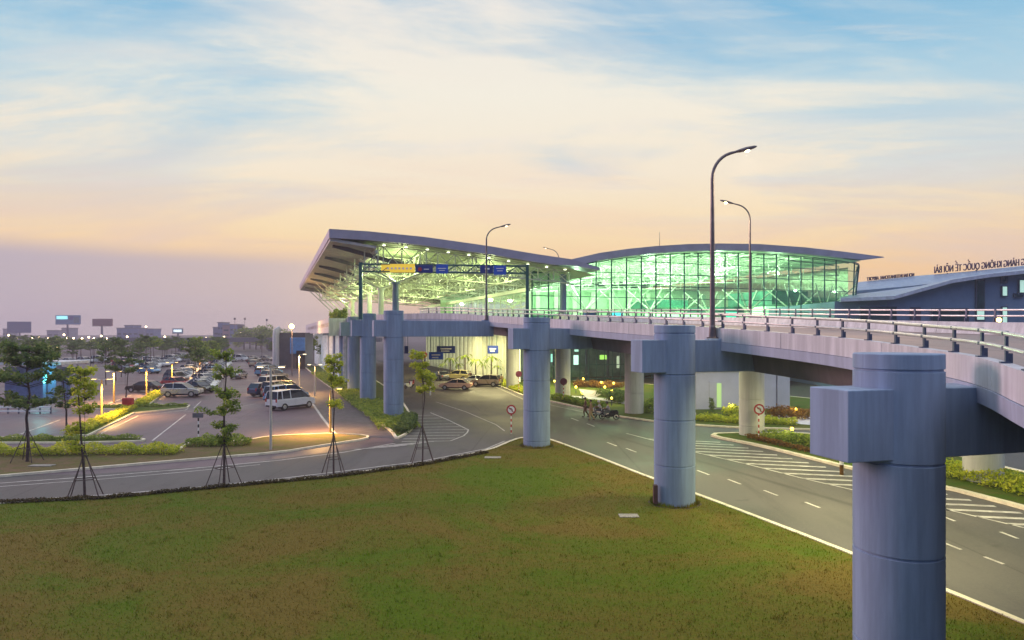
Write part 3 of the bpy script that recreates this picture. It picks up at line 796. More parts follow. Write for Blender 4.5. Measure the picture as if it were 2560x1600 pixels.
# near edge (x, y, z of the parapet top), far edge likewise
E = [(5.9, 2.6, 6.6), (6.9, 5.8, 6.70), (8.0, 9.0, 6.82), (9.16, 11.8, 6.93), (10.25, 14.4, 7.08), (10.85, 17.0, 7.20), (11.05, 21.0, 7.43), (10.6, 25.0, 7.63), (9.1, 30.0, 7.91), (6.9, 36.0, 8.20), (3.7, 45.0, 8.60),
     (0.4, 55, 9.05), (-2.3, 63, 9.4), (-5.3, 68.5, 9.75), (-9.2, 73, 9.95), (-13.4, 77.2, 10.0), (-17.6, 83, 10.05), (-25.0, 100, 10.1)]
Fr = [(14.0, -3.0, 6.6), (19.5, 4.0, 6.85), (23.0, 11.0, 7.2), (25.2, 18.6, 7.65), (25.6, 26, 8.0), (23.6, 34, 8.25), (20.5, 43, 8.6), (17.2, 52, 8.95), (13.5, 62, 9.3), (10, 72, 9.7), (6.5, 82, 9.95), (5, 90, 10.0), (-5, 106, 10.05)]
EP = catmull(E, 0.7); FP = catmull(Fr, 1.0)
ES = arc(EP); FS = arc(FP)
ramp = thing('elevated_ramp', 'long curving concrete ramp rising from the right foreground to the terminal', 'ramp', (12, 25, 0))
def ribbon(P, prof, side):
    """prof: (offset inward, dz) ring, side +1 inward = right of direction of travel"""
    rings = []
    for i, p in enumerate(P):
        d = (P[min(i + 1, len(P) - 1)] - P[max(i - 1, 0)]); d.z = 0; d.normalize()
        n = Vector((d.y, -d.x, 0)) * side
        rings.append([p + n * o + Vector((0, 0, z)) for o, z in prof])
    return rings
def panels(P, S, prof, side, L=6.0, gap=0.03, name='parapet', m=None):
    mb = MB(); q = 0.0; tot = S[-1]
    while q < tot:
        e = min(q + L, tot); n = max(3, int((e - q) / 0.75)); pts = []
        for k in range(n + 1):
            p, d = sample(P, S, q + gap / 2 + (e - q - gap) * k / n); pts.append(p)
        R = ribbon(pts, prof, side)
        mb.loft(R); q = e
    return mb.build(name, m or M['parapet'], ramp, fix=True)
pw = [(0.0, 0.0), (0.24, 0.0), (0.42, -0.62), (0.0, -0.615)]
panels(EP, ES, pw, 1); panels(FP, FS, pw, -1)
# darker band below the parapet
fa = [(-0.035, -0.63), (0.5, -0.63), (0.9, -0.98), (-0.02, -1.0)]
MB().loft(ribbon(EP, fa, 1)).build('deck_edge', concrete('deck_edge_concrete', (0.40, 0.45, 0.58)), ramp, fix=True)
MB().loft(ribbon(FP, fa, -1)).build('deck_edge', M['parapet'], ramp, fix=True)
MB().loft(ribbon(EP, [(0.06, -0.1), (0.2, -0.1), (0.3, -0.58), (0.06, -0.58)], 1)).build('parapet_core', M['groove'], ramp, fix=True)
# road surface and soffit between the two edges
def between(dz, ins, name, m, flip=False):
    N = 130; a = []; b = []
    for k in range(N + 1):
        p, d = sample(EP, ES, ES[-1] * k / N); q, e = sample(FP, FS, FS[-1] * k / N)
        w = (q - p); w.z = 0; w.normalize()
        a.append(p + w * ins + Vector((0, 0, dz))); b.append(q - w * ins + Vector((0, 0, dz)))
    mb = MB()
    for k in range(N):
        if flip: mb.quad(a[k], a[k + 1], b[k + 1], b[k])
        else: mb.quad(a[k], b[k], b[k + 1], a[k + 1])
    return mb.build(name, m, ramp), a, b
o_, ra, rb = between(-0.60, 0.36, 'road_surface', M['asphalt_ramp'])
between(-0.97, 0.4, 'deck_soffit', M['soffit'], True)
# box girders under the deck
def girder(P, S, off, w, h, side, s0=0.0, s1=1.0):
    pts = [sample(P, S, S[-1] * (s0 + (s1 - s0) * k / 90))[0] for k in range(91)]
    MB().loft(ribbon(pts, [(off, -0.96), (off + w, -0.96), (off + w - .2, -0.96 - h), (off + .2, -0.96 - h)], side)).build('girder', M['soffit'], ramp, fix=True)
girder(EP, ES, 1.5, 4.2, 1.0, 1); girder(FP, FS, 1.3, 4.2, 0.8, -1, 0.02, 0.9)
# lane edge lines on the ramp
for sgn, PP, SS in ((1, EP, ES), (-1, FP, FS)):
    MB().loft(ribbon(PP, [(1.0, -0.592), (1.15, -0.592)], sgn), closed=False, caps=False).build('lane_line', M['white_line'], ramp)

# guard rails
def guard_rail(P, S, side, label, s0, s1, group, step=1.5, off=0.10):
    r = thing('guard_rail', label, 'guard rail', sample(P, S, s0)[0], group)
    n = int((s1 - s0) / 0.8)
    pts = [sample(P, S, s0 + (s1 - s0) * k / n)[0] for k in range(n + 1)]
    for dz, rr in ((0.60, 0.042), (0.31, 0.040)):
        rg = ribbon(pts, [(off + rr * math.cos(a) * 0.8, dz + rr * 1.15 * math.sin(a)) for a in [i * math.pi / 4 for i in range(8)]], side)
        MB().loft(rg, smooth=True).build('rail', M['steel'], r, fix=True)
    pm_ = MB()
    pm_.box((0.03, 0, 0.33), (0.05, 0.09, 0.64)); pm_.box((0, 0, 0.015), (0.16, 0.16, 0.03)); pm_.box((0.09, 0, 0.10), (0.09, 0.03, 0.2)); pm_.box((-0.01, 0, 0.60), (0.08, 0.08, 0.07)); pm_.box((-0.01, 0, 0.31), (0.08, 0.08, 0.07))
    me = None; q = s0 + 0.5; c = 0
    while q < s1 and c < 98:
        p, d = sample(P, S, q); a = math.atan2(d.y, d.x)
        if me is None:
            o = pm_.build('post', M['dark_steel']); me = o.data; o.parent = r
        else:
            o = bpy.data.objects.new('post', me); col.objects.link(o); o.parent = r
        d2 = Vector((d.x, d.y, 0)).normalized(); nn = Vector((d2.y, -d2.x, 0)) * side
        o.location = p + nn * 0.11 - ORG[r]; o.rotation_euler = (0, 0, math.atan2(nn.y, nn.x) )
        q += step; c += 1
    return r
guard_rail(EP, ES, 1, 'two bar steel guard rail on the near parapet of the ramp', 2.0, ES[-1] - 30, 'guard rails of the ramp')
guard_rail(FP, FS, -1, 'two bar steel guard rail on the far parapet of the ramp', 4.0, FS[-1] - 16, 'guard rails of the ramp')

# ================================================================== PIERS
def column_prof(h, r, zcap, top_ring=True):
    J = []
    z = zcap - 0.1
    while z > 0.3: J.append(z); z -= 2.0
    if top_ring: J.append(h - 0.36)
    pr = [(r * 0.985, -0.1)]
    for z in sorted(J):
        pr += [(r, z - 0.035), (r - 0.035, z - 0.02), (r - 0.035, z + 0.02), (r, z + 0.035)]
    pr += [(r, h - 0.02), (r - 0.02, h)]
    return pr
def pier(label, x, y, h, ct, cb, w, right, m='conc', left=1.85, R=0.9, cw=1.15, group='round piers carrying the ramp'):
    p = thing('bridge_pier', label, 'pier', (x, y, 0), group)
    MB().lathe((x, y, 0), column_prof(h, R, cb), 44).build('column', M[m], p, fix=False)
    if ct:
        W = Vector((w[0], w[1], 0)).normalized(); N = Vector((-W.y, W.x, 0)); c0 = Vector((x, y, 0))
        MB().box(c0 + W * ((right - left) / 2) + Vector((0, 0, (ct + cb) / 2)), (right + left, cw, ct - cb), (W, N, Vector((0, 0, 1)))).build('crosshead', M[m], p, bevel=0.02)
    return p
pier('largest blue grey round pier with square beam end, nearest on the right', 8.62, 14.75, 7.18, 6.43, 4.92, (.965, .262), 15)
pier('blue grey pier at the lawn edge with a brown box at its foot', 7.24, 29.4, 8.0, 7.36, 5.94, (.967, .256), 17.3)
pier('blue grey pier on the tip of the lawn between the two roads', 1.66, 44.3, 8.72, 8.0, 6.62, (.952, .306), 16.8)
UU = Vector((-0.34, 0.94, 0)); VV = Vector((0.94, 0.34, 0))
names = ['first blue grey pier of the row in front of the terminal, nearest the camera', 'second blue grey pier of the row in front of the terminal', 'third blue grey pier of the row in front of the terminal',
         'fourth blue grey pier of the row in front of the terminal', 'fifth pier of the terminal row, mostly hidden behind the others', 'farthest pier of the terminal row']
for i, (px, d) in enumerate([(984, 60), (920, 74.5), (886, 88), (862.5, 101), (845, 114), (832, 127)]):
    p = at(px, 836, d)
    pier(names[i], p.x, p.y, 9.75 if i == 0 else 9.95, 8.85 if i == 0 else 9.2, 7.4, VV, 9.4 if i == 0 else 9.5, group='piers in a row before the terminal')
for i, (x, y, h, R) in enumerate([(24.2, 33.9, 6.2, .9), (17.9, 49.3, 6.9, .9), (11.7, 63.2, 8.1, .9), (6.0, 78, 8.8, .9), (0.1, 92, 8.8, .9)]):
    pier(['pale round pier at the right edge lit from its planting bed', 'pale pier with the round sign in front of it', 'cream lit pale pier in the hedge beside the path', 'grey pier beyond the road near the glass hall',
          'grey pier beside the lit facade under the ramp'][i], x, y, h, 0, h, VV, 0, 'conc_pale', R=R, group='pale piers on the far side of the road')
# lamps fixed under the ramp, lighting the road and the lawn edge
M['tube_lamp'] = emit('under_deck_tube', (1.0, .9, .5), 10)
for (x_, y_, z_, e_) in ((13.0, 21.5, 5.4, 420), (13.6, 28.0, 5.75, 560), (10.5, 36.5, 6.1, 560), (7.6, 45.5, 6.5, 380), (17.5, 38.0, 6.1, 420), (20.0, 27.0, 5.9, 300), (13.0, 52.0, 6.9, 380)):
    o = MB().box((x_, y_, z_ + .06), (.5, .5, .12)).build('under_deck_lamp', M['tube_lamp'], ramp, bevel=.02)
    L = bpy.data.lights.new('under_deck_light', 'AREA'); L.size = .5; L.energy = e_; L.color = (1.0, .93, .50)
    lo = bpy.data.objects.new('under_deck_light', L); col.objects.link(lo); lo.parent = ramp; lo.location = Vector((x_, y_, z_ - .02)) - ORG[ramp]
# brown box at the foot of the second pier
b = thing('cable_box', 'small dark brown box fixed to the foot of the lawn pier', 'utility box', (6.25, 28.8, 0.1))
MB().box((6.27, 28.85, 0.62), (0.16, 0.26, 0.8)).build('housing', mat('box_brown', (0.07, 0.03, 0.03)), b, bevel=0.01)
MB().box((6.18, 28.80, 0.62), (0.02, 0.2, 0.7)).build('door', mat('box_brown_door', (0.09, 0.04, 0.04)), b)

# ================================================================== STREET LAMPS
M['lamp_on'] = emit('lamp_glow_warm', (1.0, 0.72, 0.30), 60)
M['lamp_soft'] = emit('lamp_glow_soft', (1.0, 0.8, 0.45), 8)
def street_lamp(label, base, h, reach, direc, r=0.09, light=0.0, bracket=None, group='tall street lamps', head_m=None, color=(1, .80, .45)):
    base = Vector(base); t_ = thing('street_lamp', label, 'street lamp', base, group)
    d = Vector((direc[0], direc[1], 0)).normalized()
    pts = [base, base + Vector((0, 0, h * .5)), base + Vector((0, 0, h * 0.80))]; rs = [r * 1.25, r, r * .8]
    for k in range(1, 8):
        a = k / 7 * math.radians(72)
        R = h * 0.135
        pts.append(base + Vector((0, 0, h * 0.80 + R * math.sin(a))) + d * (R * (1 - math.cos(a)))); rs.append(r * .7)
    e = pts[-1]; dirn = Vector((d.x * math.cos(math.radians(16)), d.y * math.cos(math.radians(16)), math.sin(math.radians(16))))
    rest = max(0.2, reach - (e - base).dot(d)); tip = e + dirn * rest; pts.append(tip); rs.append(r * .55)
    MB().path(pts, rs, 8).build('pole', M['pole'], t_)
    MB().lathe(base, [(r * 2.6, 0), (r * 2.6, .05), (r * 1.7, .07), (r * 1.5, .5), (r * 1.2, .6)], 12).build('base_collar', M['pole'], t_)
    hd = MB(); rings = []
    N = Vector((-d.y, d.x, 0)); up = dirn.cross(N) * -1
    if up.z < 0: up = -up
    for q, w, hh in ((-.1, .06, .05), (.1, .13, .08), (.45, .17, .10), (.8, .13, .07), (.95, .03, .03)):
        c = tip + dirn * q
        rings.append([c + N * (w * math.cos(a)) + up * (hh * math.sin(a)) for a in [i * math.pi / 4 for i in range(8)]])
    hd.loft(rings, smooth=True).build('lamp_head', M['pole'], t_, fix=True)
    c = tip + dirn * 0.45 - up * 0.085
    MB().ball(c, 0.13, 10, 6, (1, 1, .45)).build('lens', head_m or M['lamp_soft'], t_)
    if bracket:
        bb = MB(); bb.box(base + Vector(bracket) + Vector((0, 0, -0.16)), (0.9, 0.7, 0.3)); bb.build('bracket', M['conc'], t_, bevel=0.02)
    if light:
        L = bpy.data.lights.new('lamp_light', 'SPOT'); L.energy = light; L.color = color; L.spot_size = math.radians(140); L.spot_blend = 0.8; L.shadow_soft_size = 0.15
        lo = bpy.data.objects.new('lamp_light', L); col.objects.link(lo); lo.parent = t_; lo.location = c - base - Vector((0, 0, 0.15))
    return t_
b1 = at(1781, 846, 29.7)
street_lamp('tallest street lamp, on the near parapet of the ramp between the two middle piers', b1, 9.0, 1.2, (1, 0.12), .10, 3500, (0.2, 0, 0))
b2 = at(1875, 776, 50.5)
street_lamp('lit street lamp on the far side of the ramp, its head turned left', b2, 8.7, 1.35, (-1, 0.1), .08, 3500, None, head_m=M['lamp_on'])
b3 = at(1216, 800, 63)
street_lamp('street lamp on the ramp standing in front of the open canopy', b3, 9.5, 1.5, (1, .25), .09, 0, (0, 0.2, 0))
b4 = at(1397, 790, 116)
street_lamp('half hidden street lamp rising behind the canopy roof', b4, 12.6, 1.9, (-1, .2), .09, 0)
M['lamp_park'] = emit('park_lamp_glow', (1.0, .62, .2), 6)
M['lamp_pole_y'] = mat('lamplit_pole_tint', (0.60, 0.40, 0.14), .5)  # warm lamplight painted into the pole colour
# car park lamps with two heads
def park_lamp(label, px, py, h, heads=2, light=0, lit=True, off=(0, -.35)):
    b = gr(px, py); t_ = thing('car_park_lamp', label, 'lamp post', b, 'short lamp posts in the car park')
    MB().path([b, b + Vector((0, 0, h * .5)), b + Vector((0, 0, h))], [.10, .085, .07], 8).build('pole', M['lamp_pole_y'] if lit else M['steel'], t_)
    for s in ((-1, 1) if heads == 2 else (1,)):
        e = b + Vector((.55 * s, 0, h + .1))
        MB().tube(b + Vector((0, 0, h - .05)), e, .03, .025, 6).box(e + Vector((.12 * s, 0, 0.02)), (.5, .22, .08)).build('lamp_arm', M['steel'], t_)
        MB().box(e + Vector((.14 * s, 0, -.04)), (.34, .16, .03)).build('lens', M['lamp_soft'] if not lit else M['lamp_park'], t_)
    if light:
        L = bpy.data.lights.new('lamp_light', 'SPOT'); L.energy = light; L.color = (1, .55, .16); L.spot_size = math.radians(150); L.spot_blend = .7; L.shadow_soft_size = .12
        lo = bpy.data.objects.new('lamp_light', L); col.objects.link(lo); lo.parent = t_; lo.location = (off[0], off[1], h - .1)
    return t_
park_lamp('lamp post coloured as lamplit at the yellow diagonal hedge', 254, 1047, 3.5, 2, 4200, True, (.9, -.5))
park_lamp('lamp post coloured as lamplit behind the black parked car', 366, 988, 3.3, 2, 2600, True, (.5, -.6))
park_lamp('lamp post coloured as lamplit among the white cars, left of the aisle', 430, 962, 3.3, 2, 2600, True, (.5, -.6))
park_lamp('lamp post coloured as lamplit between the saplings and the service lane', 826, 1086, 3.4, 1, 4200, True, (-.9, .3))
park_lamp('tall thin grey lamp post on the verge right of the tallest sapling', 677, 1128, 5.4, 2, 0, False)
park_lamp('grey lamp post left of the service lane, tallest of that pair', 748, 985, 5.0, 1, 4500, False)
park_lamp('grey two headed lamp post right of the service lane', 787, 990, 3.8, 2, 300, False)
park_lamp('lamp post coloured as lamplit farther up the left row of cars', 500, 935, 3.6, 2, 4000)
park_lamp('lamp post coloured as lamplit far left behind the kiosk', 285, 1006, 3.4, 2, 3500)
# bright star-like lamp at the terminal's far corner
p = at(730, 816, 120); t_ = thing('street_lamp', 'brightest orange lamp shining at the far corner of the terminal', 'street lamp', (p.x, p.y, 0))
MB().tube((p.x, p.y, 0), (p.x, p.y, p.z), .09, .07, 8).build('pole', M['pole'], t_)
MB().ball(p + Vector((0, -.2, 0)), .42, 12, 8).build('lens', emit('sodium_glow', (1.0, .55, .12), 45), t_)
L = bpy.data.lights.new('lamp_light', 'POINT'); L.energy = 2500; L.color = (1, .55, .2); L.shadow_soft_size = .5
lo = bpy.data.objects.new('lamp_light', L); col.objects.link(lo); lo.parent = t_; lo.location = (0, -1.2, p.z)
# lamps scattered across the horizon
def far_lamp_proto():
    r = thing('distant_lamp', 'x', 'street lamp', (0, 0, 0), 'lamps glowing along the horizon')
    MB().tube((0, 0, 0), (0, 0, 8), .12, .08, 5).build('pole', M['pole'], r)
    MB().ball((0, 0, 8.1), .55, 8, 6).build('lens', emit('far_lamp_glow', (1.0, .74, .42), 14), r)
    return r
fl = far_lamp_proto()
fls = [(0, 845), (22, 838), (43, 845), (97, 844), (160, 837), (168, 845), (184, 846), (222, 843), (235, 846), (253, 840), (268, 846), (340, 847), (366, 845), (12, 871), (62, 871), (144, 868), (275, 872), (412, 842), (458, 847), (475, 846),
       (490, 847), (515, 845), (525, 847), (540, 846), (602, 832), (634, 848), (560, 842), (120, 846), (205, 846), (300, 847), (395, 846), (440, 848), (505, 847), (318, 842), (80, 845), (588, 846), (365, 817), (650, 845)]
fls.sort()
for i, (px, py) in enumerate(fls):
    o = fl if i == 0 else copy_tree(fl)
    d = 420 if py < 860 else 190
    q = at(px, py, d); s = 1.0 if d == 420 else .5
    o.location = (q.x, q.y, q.z - 8.1 * s); o.scale = (s, s, s)
    if d == 420: o.scale = (1, 1, 1)
    o['label'] = 'one of the many small glowing lamps scattered along the horizon' if d == 420 else 'small bright lamp among the far car park trees at left'
    o['group'] = 'lamps glowing along the horizon' if d == 420 else 'lamps among the far car park trees'
# ================================================================== TERMINAL
def on_line(P, px, dirv=VV):
    r = (px - CX) / FPX
    return (r * P.y - P.x) / (dirv.x - dirv.y * r)
def prof_from(P, pts, dirv=VV):
    out = []
    for px, py in pts:
        t = on_line(P, px, dirv); q = P + dirv * t
        out.append((t, CH - (py - HY) / FPX * q.y))
    return out
def interp(pr, t):
    if t <= pr[0][0]: return pr[0][1]
    for a, b in zip(pr, pr[1:]):
        if t <= b[0]: return a[1] + (b[1] - a[1]) * (t - a[0]) / (b[0] - a[0])
    return pr[-1][1]
term = thing('terminal_building', 'glass airport terminal with sweeping canopy roof, lit green inside', 'terminal', (10, 100, 0))
Z3 = Vector((0, 0, 1))
# --- canopy
A = at(823, 572, 70); A.z = 0
cpr = prof_from(A, [(823, 572), (919, 578), (1060, 592), (1217, 614), (1340, 635), (1429, 648), (1500, 669)])
CW = cpr[-1][0]; CL = 84.0
def P3(t, s, z): 
    q = A + VV * t + UU * s; q.z = z; return q
ts = [CW * k / 16 for k in range(17)]
def roof_slab(name, m, thick, tlist, prof, L, n_s, fn, tap=True):
    mb = MB(); rings = []
    for k in range(n_s + 1):
        s = L * k / n_s
        up = [fn(t, s, interp(prof, t)) for t in tlist]
        dn = [fn(t, s, interp(prof, t) - (thick * (0.35 + 0.65 * min(1, (tlist[-1] - t) / 6.0, 1) if tap else 1))) for t in tlist[::-1]]
        rings.append(up + dn)
    return mb.loft(rings).build(name, m, term, fix=True)
roof_slab('canopy_roof', M['roof'], 0.95, ts, cpr, CL, 12, P3)
# soffit just under the slab, brighter
mb = MB()
for i in range(16):
    for k in range(12):
        a, b = ts[i], ts[i + 1]; c, d = CL * k / 12, CL * (k + 1) / 12
        if i == 0: a = 0.5
        if k == 0: c = 0.5
        if i == 15: b -= .4
        z = lambda t: interp(cpr, t) - 1.0
        mb.quad(P3(a, c, z(a)), P3(a, d, z(a)), P3(b, d, z(b)), P3(b, c, z(b)))
mb.build('canopy_soffit', M['roof_soffit'], term)
# left eave: grey soffit strip with brackets
mb = MB(); mb.loft([[P3(0.1, s, interp(cpr, 0) - .9), P3(5.0, s, interp(cpr, 5) - 1.5), P3(5.0, s, interp(cpr, 5) - 1.75), P3(0.1, s, interp(cpr, 0) - 1.25)] for s in (0.3, CL - .3)])
mb.build('eave_soffit', mat('eave_grey', (0.50, 0.48, 0.44), .6), term, fix=True)
MB().beam(P3(5.1, 1.0, interp(cpr, 5) - 1.95), P3(5.1, CL - 2, interp(cpr, 5) - 1.95), .25, .35).build('eave_beam', M['truss'], term)
for k in range(7):
    s = 3 + k * 11.5
    MB().beam(P3(.6, s, interp(cpr, 0) - 1.35), P3(8.5, s, interp(cpr, 8) - 3.0), .3, .45).build('eave_bracket', M['soffit'], term)
# stays at the far end of the eave
for k in range(5):
    s = 50 + k * 8
    MB().tube(P3(2.0, s, interp(cpr, 2) - 1.4), P3(9.5, s, 10.2), .09, None, 6).build('eave_stay', M['truss'], term)
# trusses
def truss(fa, fb, n, depth, name='roof_truss', r=.075, diag=True, parent=None):
    mb = MB(); P = [fa(k / n) for k in range(n + 1)]; Q = [p + Vector((0, 0, -depth(k / n))) for k, p in enumerate(P)]
    for k in range(n):
        mb.tube(P[k], P[k + 1], r, None, 5, False); mb.tube(Q[k], Q[k + 1], r * 1.2, None, 5, False)
        if k % 2: mb.tube(P[k], Q[k + 1], r * .8, None, 5, False)
        else: mb.tube(Q[k], P[k + 1], r * .8, None, 5, False)
        mb.tube(P[k], Q[k], r, None, 5, False)
        if diag: mb.tube(Q[k], P[k + 1], r * .6, None, 5, False) if k % 2 else mb.tube(P[k], Q[k + 1], r * .6, None, 5, False)
    mb.tube(P[n], Q[n], r, None, 5, False)
    return mb.build(name, M['truss'], term)
for k in range(9):
    s = 2.5 + k * 9.5
    truss(lambda q: P3(4 + (CW - 7) * q, s, interp(cpr, 4 + (CW - 7) * q) - 1.15), None, 12, lambda q: 2.5 * (1 - .45 * q))
for t0 in (5.5, 11, 17, 23):
    truss(lambda q: P3(t0, 2.5 + 76 * q, interp(cpr, t0) - 1.15), None, 24, lambda q: 2.2 if t0 < 15 else 1.6, r=.09)
# downlights under the canopy
M['down'] = emit('downlight', (.92, 1.0, .66), 4)
for k in range(10):
    t_ = 6 + k * 2.45
    for s in (1.4, 21, 40.5):
        q = P3(t_, s, interp(cpr, t_) - 1.12)
        MB().lathe(q, [(.15, -.08), (.18, 0)], 10).build('downlight', M['down'], term)
# canopy columns
for k in range(6):
    base = at(989, 836, 80) + UU * (11.6 * k); base.z = 9.4
    top = 13.7
    MB().tube(base, Vector((base.x, base.y, top)), .42, .36, 20).tube(Vector((base.x, base.y, top)), Vector((base.x, base.y, top + .25)), .55, .5, 20).build('canopy_column', M['conc'] if k == 0 else M['truss'], term)
    am = MB()
    for dx, dy in ((-4.6, 3.2), (4.6, 3.2), (-4.6, -3.2), (4.6, -3.2)):
        q = base + VV * dx + UU * dy; t_ = (Vector((q.x, q.y, 0)) - A).dot(VV)
        am.tube((base.x, base.y, top + .2), (q.x, q.y, interp(cpr, t_) - 2.6), .14, .10, 6)
    am.build('column_arm', M['truss'], term)
q = at(1408, 766, 84)
MB().tube((q.x, q.y, 9.4), (q.x, q.y, CH + 150 / FPX * 84), .42, .42, 20).build('canopy_column', M['conc'], term)
q2 = q + UU * 40
MB().tube((q2.x, q2.y, 9.4), (q2.x, q2.y, 13.5), .42, .42, 20).build('canopy_column', M['truss'], term)
# facade of the departure level running away under the canopy
fp = at(1322, 780, 88); fp.z = 0
mb = MB(); mg = MB()
zt = 13.6
for k in range(24):
    a = fp + UU * (2.9 * k); b = fp + UU * (2.9 * (k + 1))
    mg.quad((a.x, a.y, 9.4), (b.x, b.y, 9.4), (b.x, b.y, zt), (a.x, a.y, zt))
    mb.tube((a.x, a.y, 9.4), (a.x, a.y, zt + .2), .08, None, 4)
mb.beam(fp + Z3 * zt, fp + UU * 70 + Z3 * zt, .5, .5).beam(fp + Z3 * 11.4, fp + UU * 70 + Z3 * 11.4, .1, .1)
mb.build('entrance_frame', M['truss'], term)
mg.build('entrance_glass', glass('entrance_glass', (.82, .95, .85), .06), term)
# --- hall
G = at(1330, 836, 86); G.z = 0
hpr = prof_from(G - UU * 2, [(1370, 660), (1429, 648), (1500, 632), (1570, 622), (1640, 615), (1720, 610), (1799, 608.5), (1900, 610), (2011, 618), (2110, 629), (2210, 642)])
def H3(t, s, z):
    q = G + VV * t + UU * (s - 2); q.z = z; return q
ht = []
for a, b in zip(hpr, hpr[1:]): ht += [a[0], (a[0] + b[0]) / 2]
ht.append(hpr[-1][0])
HL = 78
rings = []
for k in range(9):
    s = HL * k / 8
    up = [H3(t, s, interp(hpr, t)) for t in ht]; dn = [H3(t, s, interp(hpr, t) - 0.98 * min(1, .12 + (ht[-1] - t) / 6)) for t in ht[::-1]]
    rings.append(up + dn)
MB().loft(rings).build('hall_roof', M['roof'], term, fix=True)
M['ceil'] = mat('hall_ceiling', (0.60, 0.74, 0.54), .6, .05)
mb = MB()
for a, b in zip(ht, ht[1:]):
    for k in range(8):
        c, d = .6 + (HL - 1) * k / 8, .6 + (HL - 1) * (k + 1) / 8
        if b > ht[-1] - 3: continue
        z = lambda t: interp(hpr, t) - 1.02
        mb.quad(H3(a, c, z(a)), H3(a, d, z(a)), H3(b, d, z(b)), H3(b, c, z(b)))
mb.build('hall_ceiling', M['ceil'], term)
# gable glass with its mullions
t_end = on_line(G, 2096)
bot = []; top = []
t = 0.0
while t < t_end: bot.append((G + VV * t, G + VV * t, t)); t += 2.33
cpt = G + VV * t
for k in range(1, 5):
    an = math.radians(10 + 13 * k); dv = VV * math.cos(an) + UU * math.sin(an)
    cpt = cpt + dv * 1.9
    tt = (cpt - G).dot(VV)
    bot.append((cpt, cpt + VV * (0.5 * k), tt))
gl = MB(); mu = MB(); trn = MB()
base_z = 9.3
rows_z = [base_z + 1.68 * k for k in range(1, 6)]
prev = None
for (b_, tp_, t) in bot:
    zt = interp(hpr, t + (tp_ - b_).length) - 0.95
    B0 = Vector((b_.x, b_.y, base_z)); T0 = Vector((tp_.x, tp_.y, zt))
    mu.beam(B0, T0, .10, .18)
    if prev:
        gl.quad(prev[0], B0, T0, prev[1])
        for z in rows_z:
            if z < min(zt, prev[1].z) - .2:
                f0 = (z - base_z) / (prev[1].z - base_z); f1 = (z - base_z) / (zt - base_z)
                trn.beam(prev[0].lerp(prev[1], f0), B0.lerp(T0, f1), .07, .09)
        trn.beam(prev[1], T0, .2, .3)
    prev = (B0, T0)
end_b = prev
M['glass'] = glass('hall_glass', (.72, .97, .82), .04)
gl.build('hall_glass', M['glass'], term); mu.build('hall_mullions', M['gsteel'], term); trn.build('hall_transoms', M['gsteel'], term)
# side walls, back wall, floor of the hall
s_b = Vector((end_b[0].x, end_b[0].y, 0))
mb = MB(); e2 = s_b + UU * 60
mb.quad((s_b.x, s_b.y, 9.3), (e2.x, e2.y, 9.3), (e2.x, e2.y, interp(hpr, bot[-1][2]) - 1), (s_b.x, s_b.y, interp(hpr, bot[-1][2]) - 1))
mb.build('side_glass', M['glass'], term)
M['inwall'] = mat('interior_wall', (0.52, 0.72, 0.52), .6, .12, .3)
mb = MB(); a = G + UU * 46 - VV * 1; b = G + UU * 46 + VV * bot[-1][2]
mb.quad((a.x, a.y, 9.3), (b.x, b.y, 9.3), (b.x, b.y, 17.5), (a.x, a.y, 17.5))
mb.build('interior_back_wall', M['inwall'], term)
MB().prism([tuple((G - VV * 1 - UU * 0.5)[:2]), tuple((G + VV * (bot[-1][2] - 1.5) + UU * 2)[:2]), tuple((b)[:2]), tuple((a)[:2])], 8.6, 9.28).build('departure_floor', mat('terminal_floor', (0.45, 0.45, 0.42), .25), term)
# trusses inside the hall
for k in range(5):
    s = 6 + k * 8.5
    tm = bot[-1][2] - 5
    truss(lambda q: H3(2 + tm * q, s, interp(hpr, 2 + tm * q) - 1.2), None, 22, lambda q: 1.5 + 1.3 * math.sin(math.pi * q), r=.06, diag=k < 2)
for t0 in [6 + 4.6 * k for k in range(9)]:
    truss(lambda q: H3(t0, 4 + 40 * q, interp(hpr, t0) - 1.2), None, 12, lambda q: 1.8, r=.045, diag=False)
# purlins
mb = MB()
for k in range(20):
    t0 = 3 + 2.2 * k; mb.beam(H3(t0, 2, interp(hpr, t0) - 1.12), H3(t0, 44, interp(hpr, t0) - 1.12), .1, .16)
for k in range(14):
    for a_, b_ in zip(ht[1:-2], ht[2:-1]): mb.beam(H3(a_, 3 + 3.1 * k, interp(hpr, a_) - 1.1), H3(b_, 3 + 3.1 * k, interp(hpr, b_) - 1.1), .12, .14)
mb.build('purlins', M['truss'], term)
# y-shaped columns in the hall
for (px, s, big) in [(1625, 7, 1), (1770, 12, 1), (1870, 6, 1), (1985, 8, 1.25), (1465, 7, .9), (1560, 16, 1), (1700, 22, 1), (2060, 5, 1.3)]:
    t = on_line(G + UU * s, px); q = G + UU * s + VV * t; zc = interp(hpr, t) - 3
    zj = 11.2
    m_ = MB().tube((q.x, q.y, 9.3), (q.x, q.y, zj), .34, .3, 12)
    for dx, dy in ((-3.4, 2), (3.4, 2), (-3.4, -2), (3.4, -2)):
        e = q + VV * dx * big + UU * dy * big; m_.tube((q.x, q.y, zj), (e.x, e.y, min(zc, zj + 3.6 * big)), .13, .09, 7)
    m_.build('hall_column', M['truss'], term)
